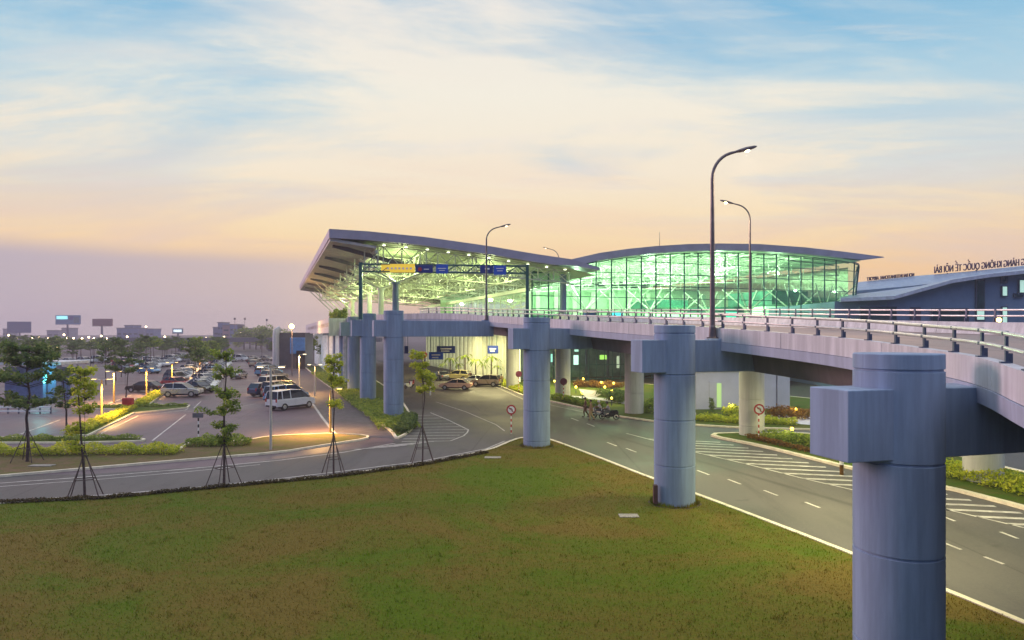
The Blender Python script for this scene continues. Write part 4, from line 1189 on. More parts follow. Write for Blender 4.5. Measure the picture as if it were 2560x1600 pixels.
# mezzanine blocks and shop boxes made to glow, brightening the lower hall
def iblock(px0, px1, s, z0, z1, dep, m, name):
    p0 = G + UU * s; t0 = on_line(p0, px0); t1 = on_line(p0, px1)
    c = p0 + VV * ((t0 + t1) / 2) + UU * (dep / 2); c.z = (z0 + z1) / 2
    return MB().box(c, (t1 - t0, dep, z1 - z0), (VV, UU, Z3)).build(name, m, term)
M['dkgreen'] = mat('mezzanine_green', (0.05, 0.20, 0.16), .5, .3, .6)
iblock(1650, 1720, 20, 12.4, 13.7, 10, M['dkgreen'], 'mezzanine'); iblock(1930, 2020, 14, 12.9, 15.4, 12, M['dkgreen'], 'mezzanine'); iblock(2030, 2110, 12, 11.8, 14.2, 12, M['dkgreen'], 'mezzanine')
iblock(1780, 1860, 24, 11.2, 12.8, 8, M['dkgreen'], 'mezzanine')
M['shopgreen'] = emit('shop_glow', (.60, 1.0, .62), 1.3); M['cyan'] = emit('cyan_screen', (.06, .75, .95), 1.6); M['navy'] = mat('navy_counter', (.01, .04, .22), .4)
iblock(1655, 1780, 18, 9.35, 11.4, 6, M['shopgreen'], 'shop'); iblock(1915, 1975, 15, 9.35, 12.6, 5, M['shopgreen'], 'shop'); iblock(2030, 2100, 9, 9.35, 11.2, 3, M['shopgreen'], 'shop')
iblock(1533, 1558, 9, 10.3, 11.1, .4, M['cyan'], 'information_screen'); iblock(1816, 1845, 9, 10.0, 11.3, .4, emit('teal_screen', (.03, .6, .45), 1.3), 'information_screen')
iblock(1463, 1490, 4, 10.2, 11.2, .5, M['navy'], 'check_in_counter'); iblock(1330, 1440, 6, 9.35, 10.3, .6, M['dkgreen'], 'check_in_counter'); iblock(1870, 1905, 8, 10.0, 10.8, 1, M['navy'], 'check_in_counter')
for k in range(16):
    iblock(1340 + k * 46, 1342 + k * 46 + 8, 45, 9.3, 16.5, .3, M['truss'], 'wall_pilaster')
# lights hanging in the hall and under the canopy
def point(p, e, c=(.72, 1.0, .62), r=.35, name='hall_light'):
    L = bpy.data.lights.new(name, 'POINT'); L.energy = e; L.color = c; L.shadow_soft_size = r
    o = bpy.data.objects.new(name, L); col.objects.link(o); o.parent = term; o.location = Vector(p) - ORG[term]
for t in (8, 20, 32, 43):
    for s in (6, 20, 36): point(H3(t, s, interp(hpr, t) - 3.6), 2900, (.74, 1.0, .66), .12)
for s in (8, 26, 46, 66):
    for t in (9, 20): point(P3(t, s, interp(cpr, t) - 3.4), 1150, (.84, 1.0, .42), .25)
# --- arrivals level
M['fin'] = mat('pale_fins', (0.75, 0.75, 0.62), .5, .08)
M['arr_glow'] = emit('arrivals_wall_glow', (.92, .96, .70), 1.0)  # emission stands in for the lighting on the arrivals wall
ac = at(1292, 836, 104); ac.z = 0
mb = MB(); mf = MB(); mw = MB()
for k in range(44):
    a = ac + UU * (1.5 * k); mf.box((a.x, a.y, 3.9), (.5, .16, 7.8), (VV, UU, Z3))
    if k % 2 == 0: mf.tube((a.x, a.y, 0), (a.x, a.y, 7.8), .34, None, 12)
mf.build('facade_fins', M['fin'], term)
a = ac + VV * .6; b = a + UU * 66
mw.quad((a.x, a.y, .1), (b.x, b.y, .1), (b.x, b.y, 8.0), (a.x, a.y, 8.0)); mw.build('glowing_arrivals_wall', M['arr_glow'], term)
# gable side of the arrivals level, glass with dark doors
ag = ac + VV * 2
mg = MB(); mm = MB()
e = ag + VV * 48
mg.quad((ag.x, ag.y, .1), (e.x, e.y, .1), (e.x, e.y, 8.2), (ag.x, ag.y, 8.2))
mg.build('arrivals_glass', glass('arrivals_glass', (.55, .75, .70), .10), term)
for k in range(33):
    q = ag + VV * (1.5 * k); mm.box((q.x, q.y, 4.1), (.09, .14, 8.2), (VV, UU, Z3))
for z in (.3, 2.6, 5.2, 8.0): mm.beam((ag.x, ag.y, z), (e.x, e.y, z), .09, .12)
mm.build('arrivals_mullions', M['gsteel'], term)
mb = MB(); q = ag + UU * 9; e = q + VV * 48
mb.quad((q.x, q.y, 0), (e.x, e.y, 0), (e.x, e.y, 8.2), (q.x, q.y, 8.2)); mb.build('arrivals_interior_wall', mat('arrivals_inner', (.30, .38, .34), .6, .5, .35), term)
for (px, py, w, h, c, s) in [(1440, 900, 12, 24, (.8, 1, .85), 2.2), (1383, 895, 12, 20, (.5, .95, .8), 1.6), (1508, 893, 18, 11, (.6, .95, .15), 1.6), (1545, 905, 6, 30, (.95, .85, .6), 1.0), (1441, 875, 10, 8, (.7, 1, .85), 1.5)]:
    c_ = at(px, py, 114); MB().box(c_, (w / FPX * 114, .2, h / FPX * 114), (VV, UU, Z3)).build('lit_panel', emit('panel_glow', c, s), term)
for (px, w) in [(1468, 10), (1385, 6), (1520, 5)]:
    c_ = at(px, 895, 112); MB().box((c_.x, c_.y, 3.2), (w / FPX * 112, .3, 6.4), (VV, UU, Z3)).build('dark_door', M['dark_steel'], term)
# roof over the arrivals (underside of the departure level)
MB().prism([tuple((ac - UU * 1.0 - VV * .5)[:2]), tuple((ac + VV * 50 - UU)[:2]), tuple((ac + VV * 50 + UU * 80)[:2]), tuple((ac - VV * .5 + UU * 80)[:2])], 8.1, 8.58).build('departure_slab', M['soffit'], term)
for k, (x, y) in enumerate([(-2, 97), (-6, 108), (-10, 120), (2, 84), (8, 90), (16, 96)]):
    L = bpy.data.lights.new('underdeck_light', 'AREA'); L.shape = 'RECTANGLE'; L.size = 2.5; L.size_y = .5; L.energy = 1500; L.color = (1.0, .88, .42)
    o = bpy.data.objects.new('underdeck_light', L); col.objects.link(o); o.parent = term; o.location = Vector((x, y, 7.6)) - ORG[term]
# --- departure deck continuing past the row of piers to the far left
dk = [(-25.0, 100), (-27.5, 99), (-55, 176), (-20, 190), (10, 100), (2, 92)]
MB().prism(dk, 8.75, 9.35).build('departure_deck', M['asphalt_ramp'], term)
a = Vector((-27.5, 99, 0)); b = Vector((-55, 176, 0))
mb = MB()
for k in range(14):
    p = a.lerp(b, k / 14 + .001); q = a.lerp(b, (k + 1) / 14 - .001)
    mb.add([(p.x, p.y, 7.8), (q.x, q.y, 7.8), (q.x, q.y, 10.05), (p.x, p.y, 10.05), (p.x + .4, p.y + .1, 7.8), (q.x + .4, q.y + .1, 7.8), (q.x + .4, q.y + .1, 10.05), (p.x + .4, p.y + .1, 10.05)],
           [(0, 1, 2, 3), (7, 6, 5, 4), (3, 2, 6, 7), (0, 3, 7, 4), (1, 5, 6, 2), (0, 4, 5, 1)])
mb.add([(-27.5, 99, 7.4), (-24.5, 100, 7.4), (-24.5, 100, 10.05), (-27.5, 99, 10.05)], [(0, 1, 2, 3)])
mb.build('deck_parapet', M['parapet'], term)
mf = MB()
for k in range(30):
    p = (a + Vector((2.2, .8, 0))).lerp(b + Vector((2.2, .8, 0)), k / 30); mf.box((p.x, p.y, 3.9), (.5, .3, 7.8), (VV, UU, Z3))
mf.build('facade_fins', mat('lilac_fins', (.75, .75, .85), .5), term)
p = a + Vector((3.2, 1.2, 0)); q = b + Vector((3.2, 1.2, 0))
MB().quad((p.x, p.y, .1), (q.x, q.y, .1), (q.x, q.y, 7.8), (p.x, p.y, 7.8)).build('glowing_lower_wall', emit('lower_wall_glow', (.80, .86, .78), .9), term)  # wall itself made to glow so the fins look lit
for k in range(7):
    c_ = at(845 - k * 12, 790 - k * -1.0, 110 + k * 7); 
# roof garden greenery at the deck edge
hedge('strip of greenery spilling over the departure deck at the eave end', [Vector((-26.5, 103, 0)), Vector((-33, 122, 0))], 1.6, 2.0, M['leaf_g'], 120, .2, 'planting', z0=9.9)
MB().tube(at(1649, 620, 118), at(1649, 580, 118), .06, .03, 5).build('antenna', M['pole'], term)
# far left end of the terminal: blue panel, dark porch, round pale shaft
an = thing('annex_building', 'dark little annex with a sky blue panel beside the lot', 'building', tuple(gr(742, 905)))
c_ = at(735, 868, 150)
MB().box((at(730, 0, 150).x, c_.y + 3, 4.0), (6.0, 6, 8.0)).build('body', mat('annex_dark', (.07, .07, .09), .6), an)
MB().box((at(744, 864, 146).x, 146, at(744, 864, 146).z), (3.3, .25, 3.6)).build('blue_panel', mat('annex_blue', (.10, .28, .62), .5), an, bevel=.05)
MB().box((at(752, 905, 146).x, 146, 2.0), (1.9, .3, 4.0)).build('doorway', M['black'], an)
sh = thing('round_shaft', 'pale round shaft with a curved top at the end of the lot', 'pillar', tuple(at(692, 905, 150)[:2]) + (0,))
p = at(690, 836, 150)
MB().path([(p.x, p.y, 0), (p.x, p.y, 7.4), (p.x + .15, p.y, 8.4), (p.x + .9, p.y + .3, 9.1)], [.75, .75, .8, .55], 16).build('shaft', M['parapet'], sh)

# ================================================================== BLUE BUILDING ON THE RIGHT
bl = thing('annex_terminal', 'low blue grey building with swept metal roofs at right', 'building', (60, 95, 0))
M['bluewall'] = mat('blue_grey_wall', (0.16, 0.24, 0.39), .7, .12, .3); M['blueroof'] = mat('blue_standing_seam', (0.24, 0.30, 0.47), .35, .12, .5, .3)
M['rooflip'] = mat('pale_roof_edge', (.55, .58, .72), .4)
front = [at(2099, 747, 92), at(2232, 741, 90), at(2300, 722, 90), at(2379, 700, 90), at(2470, 686, 90), at(2560, 677, 90), at(2760, 655, 90)]
back = [at(2099, 740, 118), at(2200, 728, 118), at(2300, 715, 118), at(2379, 697, 118), at(2470, 684, 118), at(2560, 672, 118), at(2760, 650, 118)]
rings = [[p, q, q - Z3 * .35, p - Z3 * .35] for p, q in zip(front, back)]
MB().loft(rings).build('lower_roof', M['blueroof'], bl, fix=True)
MB().loft([[p + Vector((0, -.25, .05)), p + Vector((0, -.02, .05)), p + Vector((0, -.02, -.42)), p + Vector((0, -.25, -.42))] for p in front]).build('roof_edge', M['rooflip'], bl, fix=True)
f2 = [at(2140, 727, 121), at(2285, 714, 121), at(2400, 700, 121), at(2560, 690, 121), at(2800, 668, 121)]
b2_ = [at(2140, 706, 140), at(2285, 690, 140), at(2400, 681, 140), at(2560, 664, 140), at(2800, 640, 140)]
MB().loft([[p, q, q - Z3 * .5, p - Z3 * .5] for p, q in zip(f2, b2_)]).build('upper_roof', M['blueroof'], bl, fix=True)
wz = MB(); P = [p + Vector((0, 1.4, 0)) for p in front]
for p, q in zip(P, P[1:]): wz.quad((p.x, p.y, 0), (q.x, q.y, 0), (q.x, q.y, q.z - .3), (p.x, p.y, p.z - .3))
wz.quad((P[0].x, P[0].y, 0), (P[0].x, P[0].y + 26, 0), (P[0].x, P[0].y + 26, P[0].z - .3), (P[0].x, P[0].y, P[0].z - .3))
wz.build('wall', M['bluewall'], bl)
MB().quad((f2[0].x, 122, 0), (f2[-1].x, 122, 0), (f2[-1].x, 122, f2[-1].z - .4), (f2[0].x, 122, f2[0].z - .4)).build('roof_gap_shade_wall', M['soffit'], bl)  # dark colour stands for the shadow between the two roof layers
def win(px0, px1, py0, py1, m, name='window', d=91.2):
    a_ = at(px0, py0, d); b_ = at(px1, py1, d)
    f = MB().box(((a_.x + b_.x) / 2, d, (a_.z + b_.z) / 2), (b_.x - a_.x + .2, .16, a_.z - b_.z + .2)).build(name, M['dark_steel'], bl)
    MB().box(((a_.x + b_.x) / 2, d - .1, (a_.z + b_.z) / 2), (b_.x - a_.x - .1, .06, a_.z - b_.z - .1)).build('pane', m, f)
M['pane_dk'] = mat('dark_pane', (.02, .05, .06), .12, .3, 1); M['pane_lit'] = emit('lit_pane', (.55, .85, .70), .7)
win(2441, 2460, 700, 772, M['pane_dk']); win(2505, 2517, 692, 706, M['pane_dk']); win(2505, 2517, 716, 740, M['pane_lit']); win(2505, 2517, 768, 812, M['pane_lit']); win(2548, 2600, 700, 732, M['pane_lit'])
win(2536, 2556, 735, 742, M['pane_dk']); win(2441, 2460, 776, 800, M['pane_lit']); win(2278, 2300, 770, 806, mat('red_pane', (.10, .05, .10), .4)); win(2330, 2420, 772, 806, M['pane_dk'])
win(2150, 2240, 768, 806, M['pane_dk'])
q = at(2497, 800, 60); wl = thing('wall_lamp', 'small round orange lamp post light behind the far guard rail', 'lamp', (q.x, q.y, 0))
MB().tube((q.x, q.y, 0), (q.x, q.y, q.z), .06, .05, 6).build('pole', M['pole'], wl); MB().ball(q, .22, 12, 8).build('globe', emit('orange_globe', (1, .55, .12), 14), wl)
# roof lettering seen from behind
def letters(name, body, label, pR, pL, hgt, m, cat='sign', depth=.12):
    c = bpy.data.curves.new(name, 'FONT'); c.body = body; c.extrude = depth; c.align_x = 'LEFT'; c.size = 1
    o = bpy.data.objects.new(name, c); col.objects.link(o)
    bpy.context.view_layer.update()
    me = bpy.data.meshes.new_from_object(o.evaluated_get(bpy.context.evaluated_depsgraph_get()))
    bpy.data.objects.remove(o)
    xs = [v.co.x for v in me.vertices]; w = max(xs) - min(xs); x0 = min(xs)
    L = (Vector(pL) - Vector(pR)); X_ = L.normalized(); wid = L.length
    for v in me.vertices:
        x = (v.co.x - x0) / w * wid; z = v.co.y * hgt / .72; y = v.co.z
        v.co = X_ * x + Vector((0, 1, 0)) * y + Z3 * z
    me.update()
    ob = mesh_obj(name, me, m); ob.location = pR
    return ob
M['letter'] = mat('dark_red_letters', (.09, .03, .07), .5); 
big = thing('roof_sign', 'large Vietnamese roof lettering seen reversed from behind at right', 'sign', tuple(at(2450, 676, 138)))
def reparent(ob, par): ob.parent = par; ob.location = ob.location - ORG[par]
# start (first letter) lies to the right, last letter to the left: read from the other side
o = letters('letters', 'CẢNG HÀNG KHÔNG QUỐC TẾ NỘI BÀI', '', at(2592, 660, 138), at(2336, 683, 138), 1.45, M['letter']); reparent(o, big)
MB().beam(at(2592, 664, 138), at(2336, 687, 138), .1, .12).build('support_rail', M['steel'], big)
sm_ = thing('roof_sign', 'smaller English roof lettering seen reversed from behind', 'sign', tuple(at(2226, 692, 138)))
o = letters('letters', 'NOI BAI INTERNATIONAL AIRPORT', '', at(2285, 691, 138), at(2167, 702, 138), .78, M['letter']); reparent(o, sm_)
MB().beam(at(2285, 693, 138), at(2167, 704, 138), .08, .10).build('support_rail', M['steel'], sm_)

# plant room
pr_ = thing('plant_room', 'small white plant room with a lit green door slot', 'building', (21.5, 64, 0))
PX = (VV.x * .995, VV.y); M['white_wall'] = mat('lilac_white_wall', (.55, .57, .72), .7, .08, .5)
p0 = at(1740, 836, 66); p0.z = 0; vv2 = Vector((.995, .10, 0)); uu2 = Vector((-.10, .995, 0))
c_ = p0 + vv2 * 4.2 + uu2 * 3; MB().box((c_.x, c_.y, 1.95), (8.4, 6, 3.9), (vv2, uu2, Z3)).build('wall', M['white_wall'], pr_, bevel=.03)
MB().box((c_.x, c_.y, 3.98), (8.7, 6.3, .14), (vv2, uu2, Z3)).build('roof', M['parapet'], pr_)
c_ = p0 + vv2 * 2.0 - uu2 * .02; MB().box((c_.x, c_.y, 1.6), (1.3, .1, 2.6), (vv2, uu2, Z3)).build('door_recess', M['white_wall'], pr_); MB().box((c_.x + .35, c_.y - .08, 1.5), (.45, .06, 2.4), (vv2, uu2, Z3)).build('lit_slot', emit('slot_glow', (.5, .75, .3), .5), pr_)
c_ = p0 + vv2 * 9.2 + uu2 * 2; MB().box((c_.x, c_.y, 1.9), (1.3, 4, 3.8), (vv2, uu2, Z3)).build('wall_wing', M['white_wall'], pr_)

# ================================================================== SIGNS
M['navy_sign'] = mat('navy_sign_face', (.008, .03, .22), .4, .1); M['blue_sign'] = mat('blue_sign_face', (.015, .10, .60), .4, .1); M['yellow_sign'] = emit('yellow_sign_face', (.95, .62, .05), .55)
M['sign_white'] = mat('sign_white', (.85, .85, .85), .5, .03); M['sign_red'] = mat('sign_red', (.45, .02, .03), .45, .05)
def face_text(par, body, c, w, h, m, dep=.01):
    cu = bpy.data.curves.new('t', 'FONT'); cu.body = body; cu.extrude = dep; cu.align_x = 'CENTER'; cu.align_y = 'CENTER'; cu.size = h * 1.3
    o = bpy.data.objects.new('t', cu); col.objects.link(o); bpy.context.view_layer.update()
    me = bpy.data.meshes.new_from_object(o.evaluated_get(bpy.context.evaluated_depsgraph_get())); bpy.data.objects.remove(o)
    xs = [v.co.x for v in me.vertices]; k = min(1, w / (max(xs) - min(xs)))
    me.transform(Matrix.Scale(k, 4, (1, 0, 0))); me.transform(Matrix.Rotation(math.pi / 2, 4, 'X')); 
    ob = mesh_obj('lettering', me, m, par); ob.location = Vector(c) - ORG[par]
gl_, gr_ = at(902, 670, 71), at(1318, 675, 73)
gan = thing('sign_gantry', 'dark steel gantry with signs spanning the ramp before the canopy', 'gantry', (gl_.x, gl_.y, 9.3))
for p in (gl_, gr_): MB().box((p.x, p.y, (9.2 + p.z + .6) / 2), (.35, .35, p.z + .6 - 9.2)).build('post', M['gsteel'], gan)
mb = MB()
for z in (-.38, .42):
    for y in (-.35, .35): mb.beam(gl_ + Vector((0, y, z)), gr_ + Vector((0, y, z)), .12, .12)
for k in range(16):
    a_ = gl_.lerp(gr_, k / 16); b_ = gl_.lerp(gr_, (k + 1) / 16); s = .4 if k % 2 else -.4
    for y in (-.35, .35): mb.beam(a_ + Vector((0, y, s)), b_ + Vector((0, y, -s)), .07, .07)
mb.build('truss_beam', M['gsteel'], gan)
def gsign(name, x0, x1, y0, y1, m, d, text=None, tm='sign_white'):
    a_ = at(x0, y0, d); b_ = at(x1, y1, d); c_ = (a_ + b_) / 2
    o = MB().box((c_.x, d, c_.z), (b_.x - a_.x, .12, a_.z - b_.z)).build(name, m, gan, bevel=.02)
    if text: face_text(gan, text[0], (c_.x, d - .07, c_.z + .15), (b_.x - a_.x) * .75, .26, M[tm]); 
    if text and len(text) > 1: face_text(gan, text[1], (c_.x, d - .07, c_.z - .22), (b_.x - a_.x) * .7, .2, M[tm])
gsign('sign_panel', 953, 1037, 660, 681, M['yellow_sign'], 71.0, None); gsign('sign_panel', 1038, 1082, 663, 682, M['navy_sign'], 71.1); gsign('sign_panel', 1090, 1120, 661, 684, M['blue_sign'], 71.2); gsign('sign_panel', 1200, 1233, 664, 683, M['navy_sign'], 71.6); gsign('sign_panel', 1234, 1265, 664, 687, M['blue_sign'], 71.7)
c_ = at(1050, 674, 71); MB().lathe((0, 0, 0), [(.22, 0), (.22, .02)], 16)
mk = MB(); 
def disc(mb, c, r, th=.02, n=20, d=Vector((0, -1, 0))): mb.tube(Vector(c), Vector(c) + d * th, r, r, n)
disc(mk, at(1050, 673, 71), .22); mk.build('red_roundel', M['sign_red'], gan)
mb = MB()
for k in range(7): mb.box(at(970 + k * 9.5, 671, 70.93), (.22, .02, .2))
mb.box(at(1066, 673, 71), (.55, .03, .09)); mb.box(at(1105, 671, 71.1), (.9, .03, .08)); mb.box(at(1105, 676, 71.1), (.6, .03, .07)); mb.box(at(1218, 672, 71.5), (.5, .03, .16)); mb.box(at(1250, 671, 71.6), (.8, .03, .08)); mb.box(at(1250, 677, 71.6), (.6, .03, .08))
mb.build('sign_legend', M['sign_white'], gan)
# signs hanging below the deck
def hang_sign(label, x0, x1, y0, y1, d, m, leg=True):
    a_ = at(x0, y0, d); b_ = at(x1, y1, d); c_ = (a_ + b_) / 2
    r = thing('hanging_sign', label, 'sign', (c_.x, d, c_.z))
    MB().box((c_.x, d, c_.z), (b_.x - a_.x, .14, a_.z - b_.z)).build('panel', m, r, bevel=.02)
    for s in (-.35, .35): MB().tube((c_.x + (b_.x - a_.x) * s, d, a_.z), (c_.x + (b_.x - a_.x) * s, d, 8.3), .04, None, 6).build('hanger', M['gsteel'], r)
    if leg: MB().box((c_.x, d - .085, c_.z + .12), ((b_.x - a_.x) * .6, .02, .16)).box((c_.x - .1, d - .085, c_.z - .22), ((b_.x - a_.x) * .45, .02, .12)).build('legend', M['sign_white'], r)
hang_sign('wide navy direction sign under the deck, upper of the overlapping pair', 1092, 1138, 865, 883, 100, M['navy_sign'])
hang_sign('brighter blue direction sign under the deck, lower of the overlapping pair', 1072, 1108, 880, 899, 90, M['blue_sign'])
hang_sign('single navy direction sign under the deck, right of the pair', 1219, 1246, 864, 884, 100, M['navy_sign'])
hang_sign('narrow navy sign partly behind the nearest pier of the row', 1011, 1021, 865, 884, 92, M['navy_sign'], False)
def round_sign(label, px, py, rpx, bx, by, kind, striped=True):
    b = gr(bx, by, 0.11); d = b.y; c = at(px, py, d); c.x = b.x; R = rpx / FPX * d
    r = thing('road_sign', label, 'road sign', tuple(b)); b.z -= .02
    pole = MB().tube(b, (b.x, d, c.z + R * .6), .045, .045, 10).build('pole', M['sign_white'], r)
    if striped:
        n = int((c.z - R - .1) / .42) + 1; bn = MB()
        for k in range(n): bn.tube((b.x, d, .15 + k * .42), (b.x, d, .15 + k * .42 + .21), .049, None, 10)
        bn.build('red_bands', M['sign_red'], r)
    f = Vector((b.x, d - .06, c.z))
    mb = MB(); disc(mb, f, R, .02, 28); mb.build('disc', M['sign_red'] if kind != 'back' else mat('sign_back', (.16, .03, .07), .5), r)
    if kind == 'turn':
        mb = MB(); disc(mb, f + Vector((0, -.025, 0)), R * .72, .01, 28); mb.build('white_field', M['sign_white'], r)
        mb = MB(); mb.path([f + Vector((R * .22, -.045, -R * .42)), f + Vector((R * .22, -.045, R * .05)), f + Vector((R * .05, -.045, R * .25)), f + Vector((-R * .25, -.045, R * .25))], R * .07, 6)
        mb.add([f + Vector((-R * .2, -.05, R * .45)), f + Vector((-R * .5, -.05, R * .25)), f + Vector((-R * .2, -.05, R * .05))], [(0, 1, 2)]); mb.build('arrow', M['black'], r)
        mb = MB(); mb.beam(f + Vector((-R * .5, -.055, R * .5)), f + Vector((R * .5, -.055, -R * .5)), .02, R * .13); mb.build('slash', M['sign_red'], r)
    if kind == 'entry': MB().box(f + Vector((0, -.03, 0)), (R * 1.3, .02, R * .3)).build('bar', M['sign_white'], r)
round_sign('round red rimmed no turn sign on a red and white pole at the lawn tip', 1277, 1024, 12, 1278, 1083, 'turn')
round_sign('round red rimmed no turn sign in front of the pale round pier', 1895, 1023, 13.5, 1897, 1100, 'turn')
round_sign('dark red sign back in front of the grey pier near the glass hall', 1409, 954, 9, 1409, 1003, 'back')
round_sign('dark red round sign beside the pier left of the middle lawn pier', 1294, 935, 8, 1297, 981, 'back')
round_sign('red round no entry sign beside the blue hanging signs', 1058, 887, 9, 1059, 944, 'entry', False)
# sign post seen from behind in the car park
b = gr(496, 1108); r = thing('road_sign', 'small dark sign on a striped post at the car park entry', 'road sign', tuple(b))
MB().tube(b, b + Z3 * 1.95, .045, None, 8).build('pole', M['sign_white'], r); bn = MB()
for k in range(4): bn.tube(b + Z3 * (.2 + .45 * k), b + Z3 * (.42 + .45 * k), .05, None, 8)
bn.build('dark_bands', M['black'], r); MB().box(b + Vector((0, -.07, 1.95)), (.75, .04, .32)).build('panel', M['soffit'], r)
# red cabinet
b = gr(320, 1024); r = thing('fire_cabinet', 'red box cabinet at the end of the yellow hedge', 'cabinet', tuple(b))
MB().box(b + Z3 * .62, (.95, .5, 1.1)).build('housing', M['sign_red'], r, bevel=.03); MB().box(b + Vector((0, -.27, .62)), (.75, .03, .85)).build('door', mat('red_door', (.38, .02, .02), .4), r)
for s in (-.38, .38): MB().box(b + Vector((s, 0, .05)), (.08, .4, .12)).build('foot', M['black'], r)
b = gr(350, 1022)
# delineator post
b = gr(2104, 1187); r = thing('bollard', 'slim white and rust bollard post at the kerb left of the largest pier', 'bollard', tuple(b))
MB().lathe(b, [(.10, 0), (.10, .55)], 12).build('base', M['leaf_r'], r); MB().lathe(b + Z3 * .55, [(.11, 0), (.11, .38), (.06, .46)], 12).build('cap', M['sign_white'], r)
# small things on the ground
def slab(label, px, py, w, d_, name='drain_cover'):
    b = gr(px, py, .11); o = MB().box((b.x, b.y, .12), (w, d_, .05)).build(name, M['kerb_g'], None, bevel=.02); tag(o, label, 'drain cover')
M['kerb_g'] = mat('weathered_slab', (.30, .28, .24), .9, .3, 3)
slab('pale concrete drain cover on the lawn near the left kerb', 1232, 1144, 1.0, .5); slab('small pale drain cover on the lawn left of the lawn pier', 1572, 1290, .8, .5); slab('pale drain slab beside the left hedge', 105, 1164, 1.3, .5)
# white bollards at the arrivals kerb
for i, (px, py) in enumerate([(1076, 988), (1072, 965), (1066, 950)]):
    b = gr(px, py); r = thing('kerb_bollard', '%s white bollard beside the arrivals road, counted from the camera' % ['nearest', 'middle', 'farthest'][i], 'bollard', tuple(b), 'white bollards by the arrivals road')
    MB().lathe(b, [(.08, 0), (.08, 1.0), (.05, 1.06)], 10).build('post', M['sign_white'], r); MB().lathe(b + Z3 * .75, [(.086, 0), (.086, .12)], 10).build('red_band', M['sign_red'], r)
# garden lights
M['gl'] = emit('garden_glow', (1.0, .72, .08), 5)
gls = [(1386, 968, 'left of the grey pier'), (1440, 985, 'beside the paved path start'), (1458, 962, 'at the golden bed, left'), (1503, 972, 'in the golden bed, middle'), (1534, 974, 'in the golden bed, right'), (1512, 985, 'behind the paved path'),
       (1530, 996, 'in the dark hedge bed'), (1456, 1001, 'in the bright shrub border'), (1529, 1016, 'at the kerb behind the riders'), (1980, 1103, 'on the kerbed triangle'), (1829, 1040, 'in the bush at the plant room'), (1990, 1048, 'in the orange bed'), (2440, 1180, 'behind the rightmost pale pier')]
for i, (px, py, w) in enumerate(gls):
    b = gr(px, py); r = thing('garden_light', 'low yellow garden light ' + w, 'garden light', (b.x, b.y, .1), 'low garden lights')
    hz = .75; MB().tube((b.x, b.y, .05), (b.x, b.y, hz), .05, .05, 8).build('stem', M['dark_steel'], r)
    MB().ball((b.x, b.y, hz + .12), .12 if b.y < 70 else .15, 10, 8).build('globe', M['gl'], r)
    L = bpy.data.lights.new('glow', 'POINT'); L.energy = 110; L.color = (1, .85, .25); L.shadow_soft_size = .15
    lo = bpy.data.objects.new('glow', L); col.objects.link(lo); lo.parent = r; lo.location = (0, 0, 1.1)

# ================================================================== KIOSK, BILLBOARDS, SKYLINE
d0 = 66
kx0 = at(-60, 836, d0).x; kx1 = at(150, 836, d0).x
kb = gr(110, 1006); ks = thing('parking_kiosk', 'blue lit parking kiosk under a thin flat canopy at left', 'kiosk', (kb.x, kb.y, 0))
kd = kb.y
def kp(px, py): return at(px, py, kd)
MB().box(((kp(-100, 0).x + kp(160, 0).x) / 2, kd + 2, kp(0, 908).z), (kp(160, 0).x - kp(-100, 0).x, 5, .35)).build('canopy', M['parapet'], ks, bevel=.04)
MB().box((kp(137, 0).x, kd, kp(0, 908).z / 2), (.9, .9, kp(0, 910).z)).build('pillar', mat('kiosk_pillar', (.16, .22, .42), .5), ks); MB().box((kp(115, 0).x, kd, kp(0, 908).z / 2), (.35, .5, kp(0, 910).z)).build('pillar', mat('kiosk_post', (.2, .3, .5), .5), ks)
MB().box((kp(40, 0).x, kd + 3.5, 1.9), (7.6, .4, 3.8)).build('back_wall', mat('kiosk_lilac', (.26, .26, .48), .6), ks)
for y in (938, 953): MB().ball(kp(125, y) + Vector((0, -.7, 0)), .24, 10, 8).build('cyan_light', emit('cyan_glow', (.15, .9, .85), 7), ks)
L = bpy.data.lights.new('kiosk_light', 'POINT'); L.energy = 160; L.color = (.2, .9, .9); L.shadow_soft_size = .3
lo = bpy.data.objects.new('kiosk_light', L); col.objects.link(lo); lo.parent = ks; lo.location = (.6, -1.6, 3.0)
for py, m, nm in ((1028, M['parapet'], 'white'),):
    b0 = gr(-60, 1034); b1_ = gr(127, 1034); r = thing('low_barrier', 'long low white barrier rail beside the kiosk', 'barrier', tuple(b1_))
    for z in (.25, .62): MB().beam(b0 + Z3 * z, b1_ + Z3 * z, .1, .14).build('rail', M['sign_white'], r)
    for k in range(8): q = b0.lerp(b1_, k / 7); MB().box(q + Z3 * .33, (.09, .09, .7)).build('post', M['dark_steel'], r)
def billboard(label, x0, x1, y0, y1, d, m, px, lit=None):
    a_ = at(x0, y0, d); b_ = at(x1, y1, d); p = at(px, 836, d); r = thing('billboard', label, 'billboard', (p.x, d, 0))
    MB().box(((a_.x + b_.x) / 2, d, (a_.z + b_.z) / 2), (b_.x - a_.x, 1.2, a_.z - b_.z)).build('panel', m, r)
    MB().tube((p.x, d + .4, 0), (p.x, d + .4, b_.z), .9, .7, 10).build('mast', M['dark_steel'], r)
    MB().beam((a_.x, d - .9, b_.z - .3), (b_.x, d - .9, b_.z - .3), .5, .2).build('catwalk', M['dark_steel'], r)
    if lit:
        for (q0, q1, r0, r1, mm) in lit:
            e = at(q0, r0, d); f = at(q1, r1, d); MB().box(((e.x + f.x) / 2, d - .7, (e.z + f.z) / 2), (f.x - e.x, .2, e.z - f.z)).build('lit_patch', mm, r)
billboard('wide dark blue billboard at the far left of the skyline', 19, 77, 804, 832, 520, mat('bb_blue', (.02, .07, .20), .5), 48)
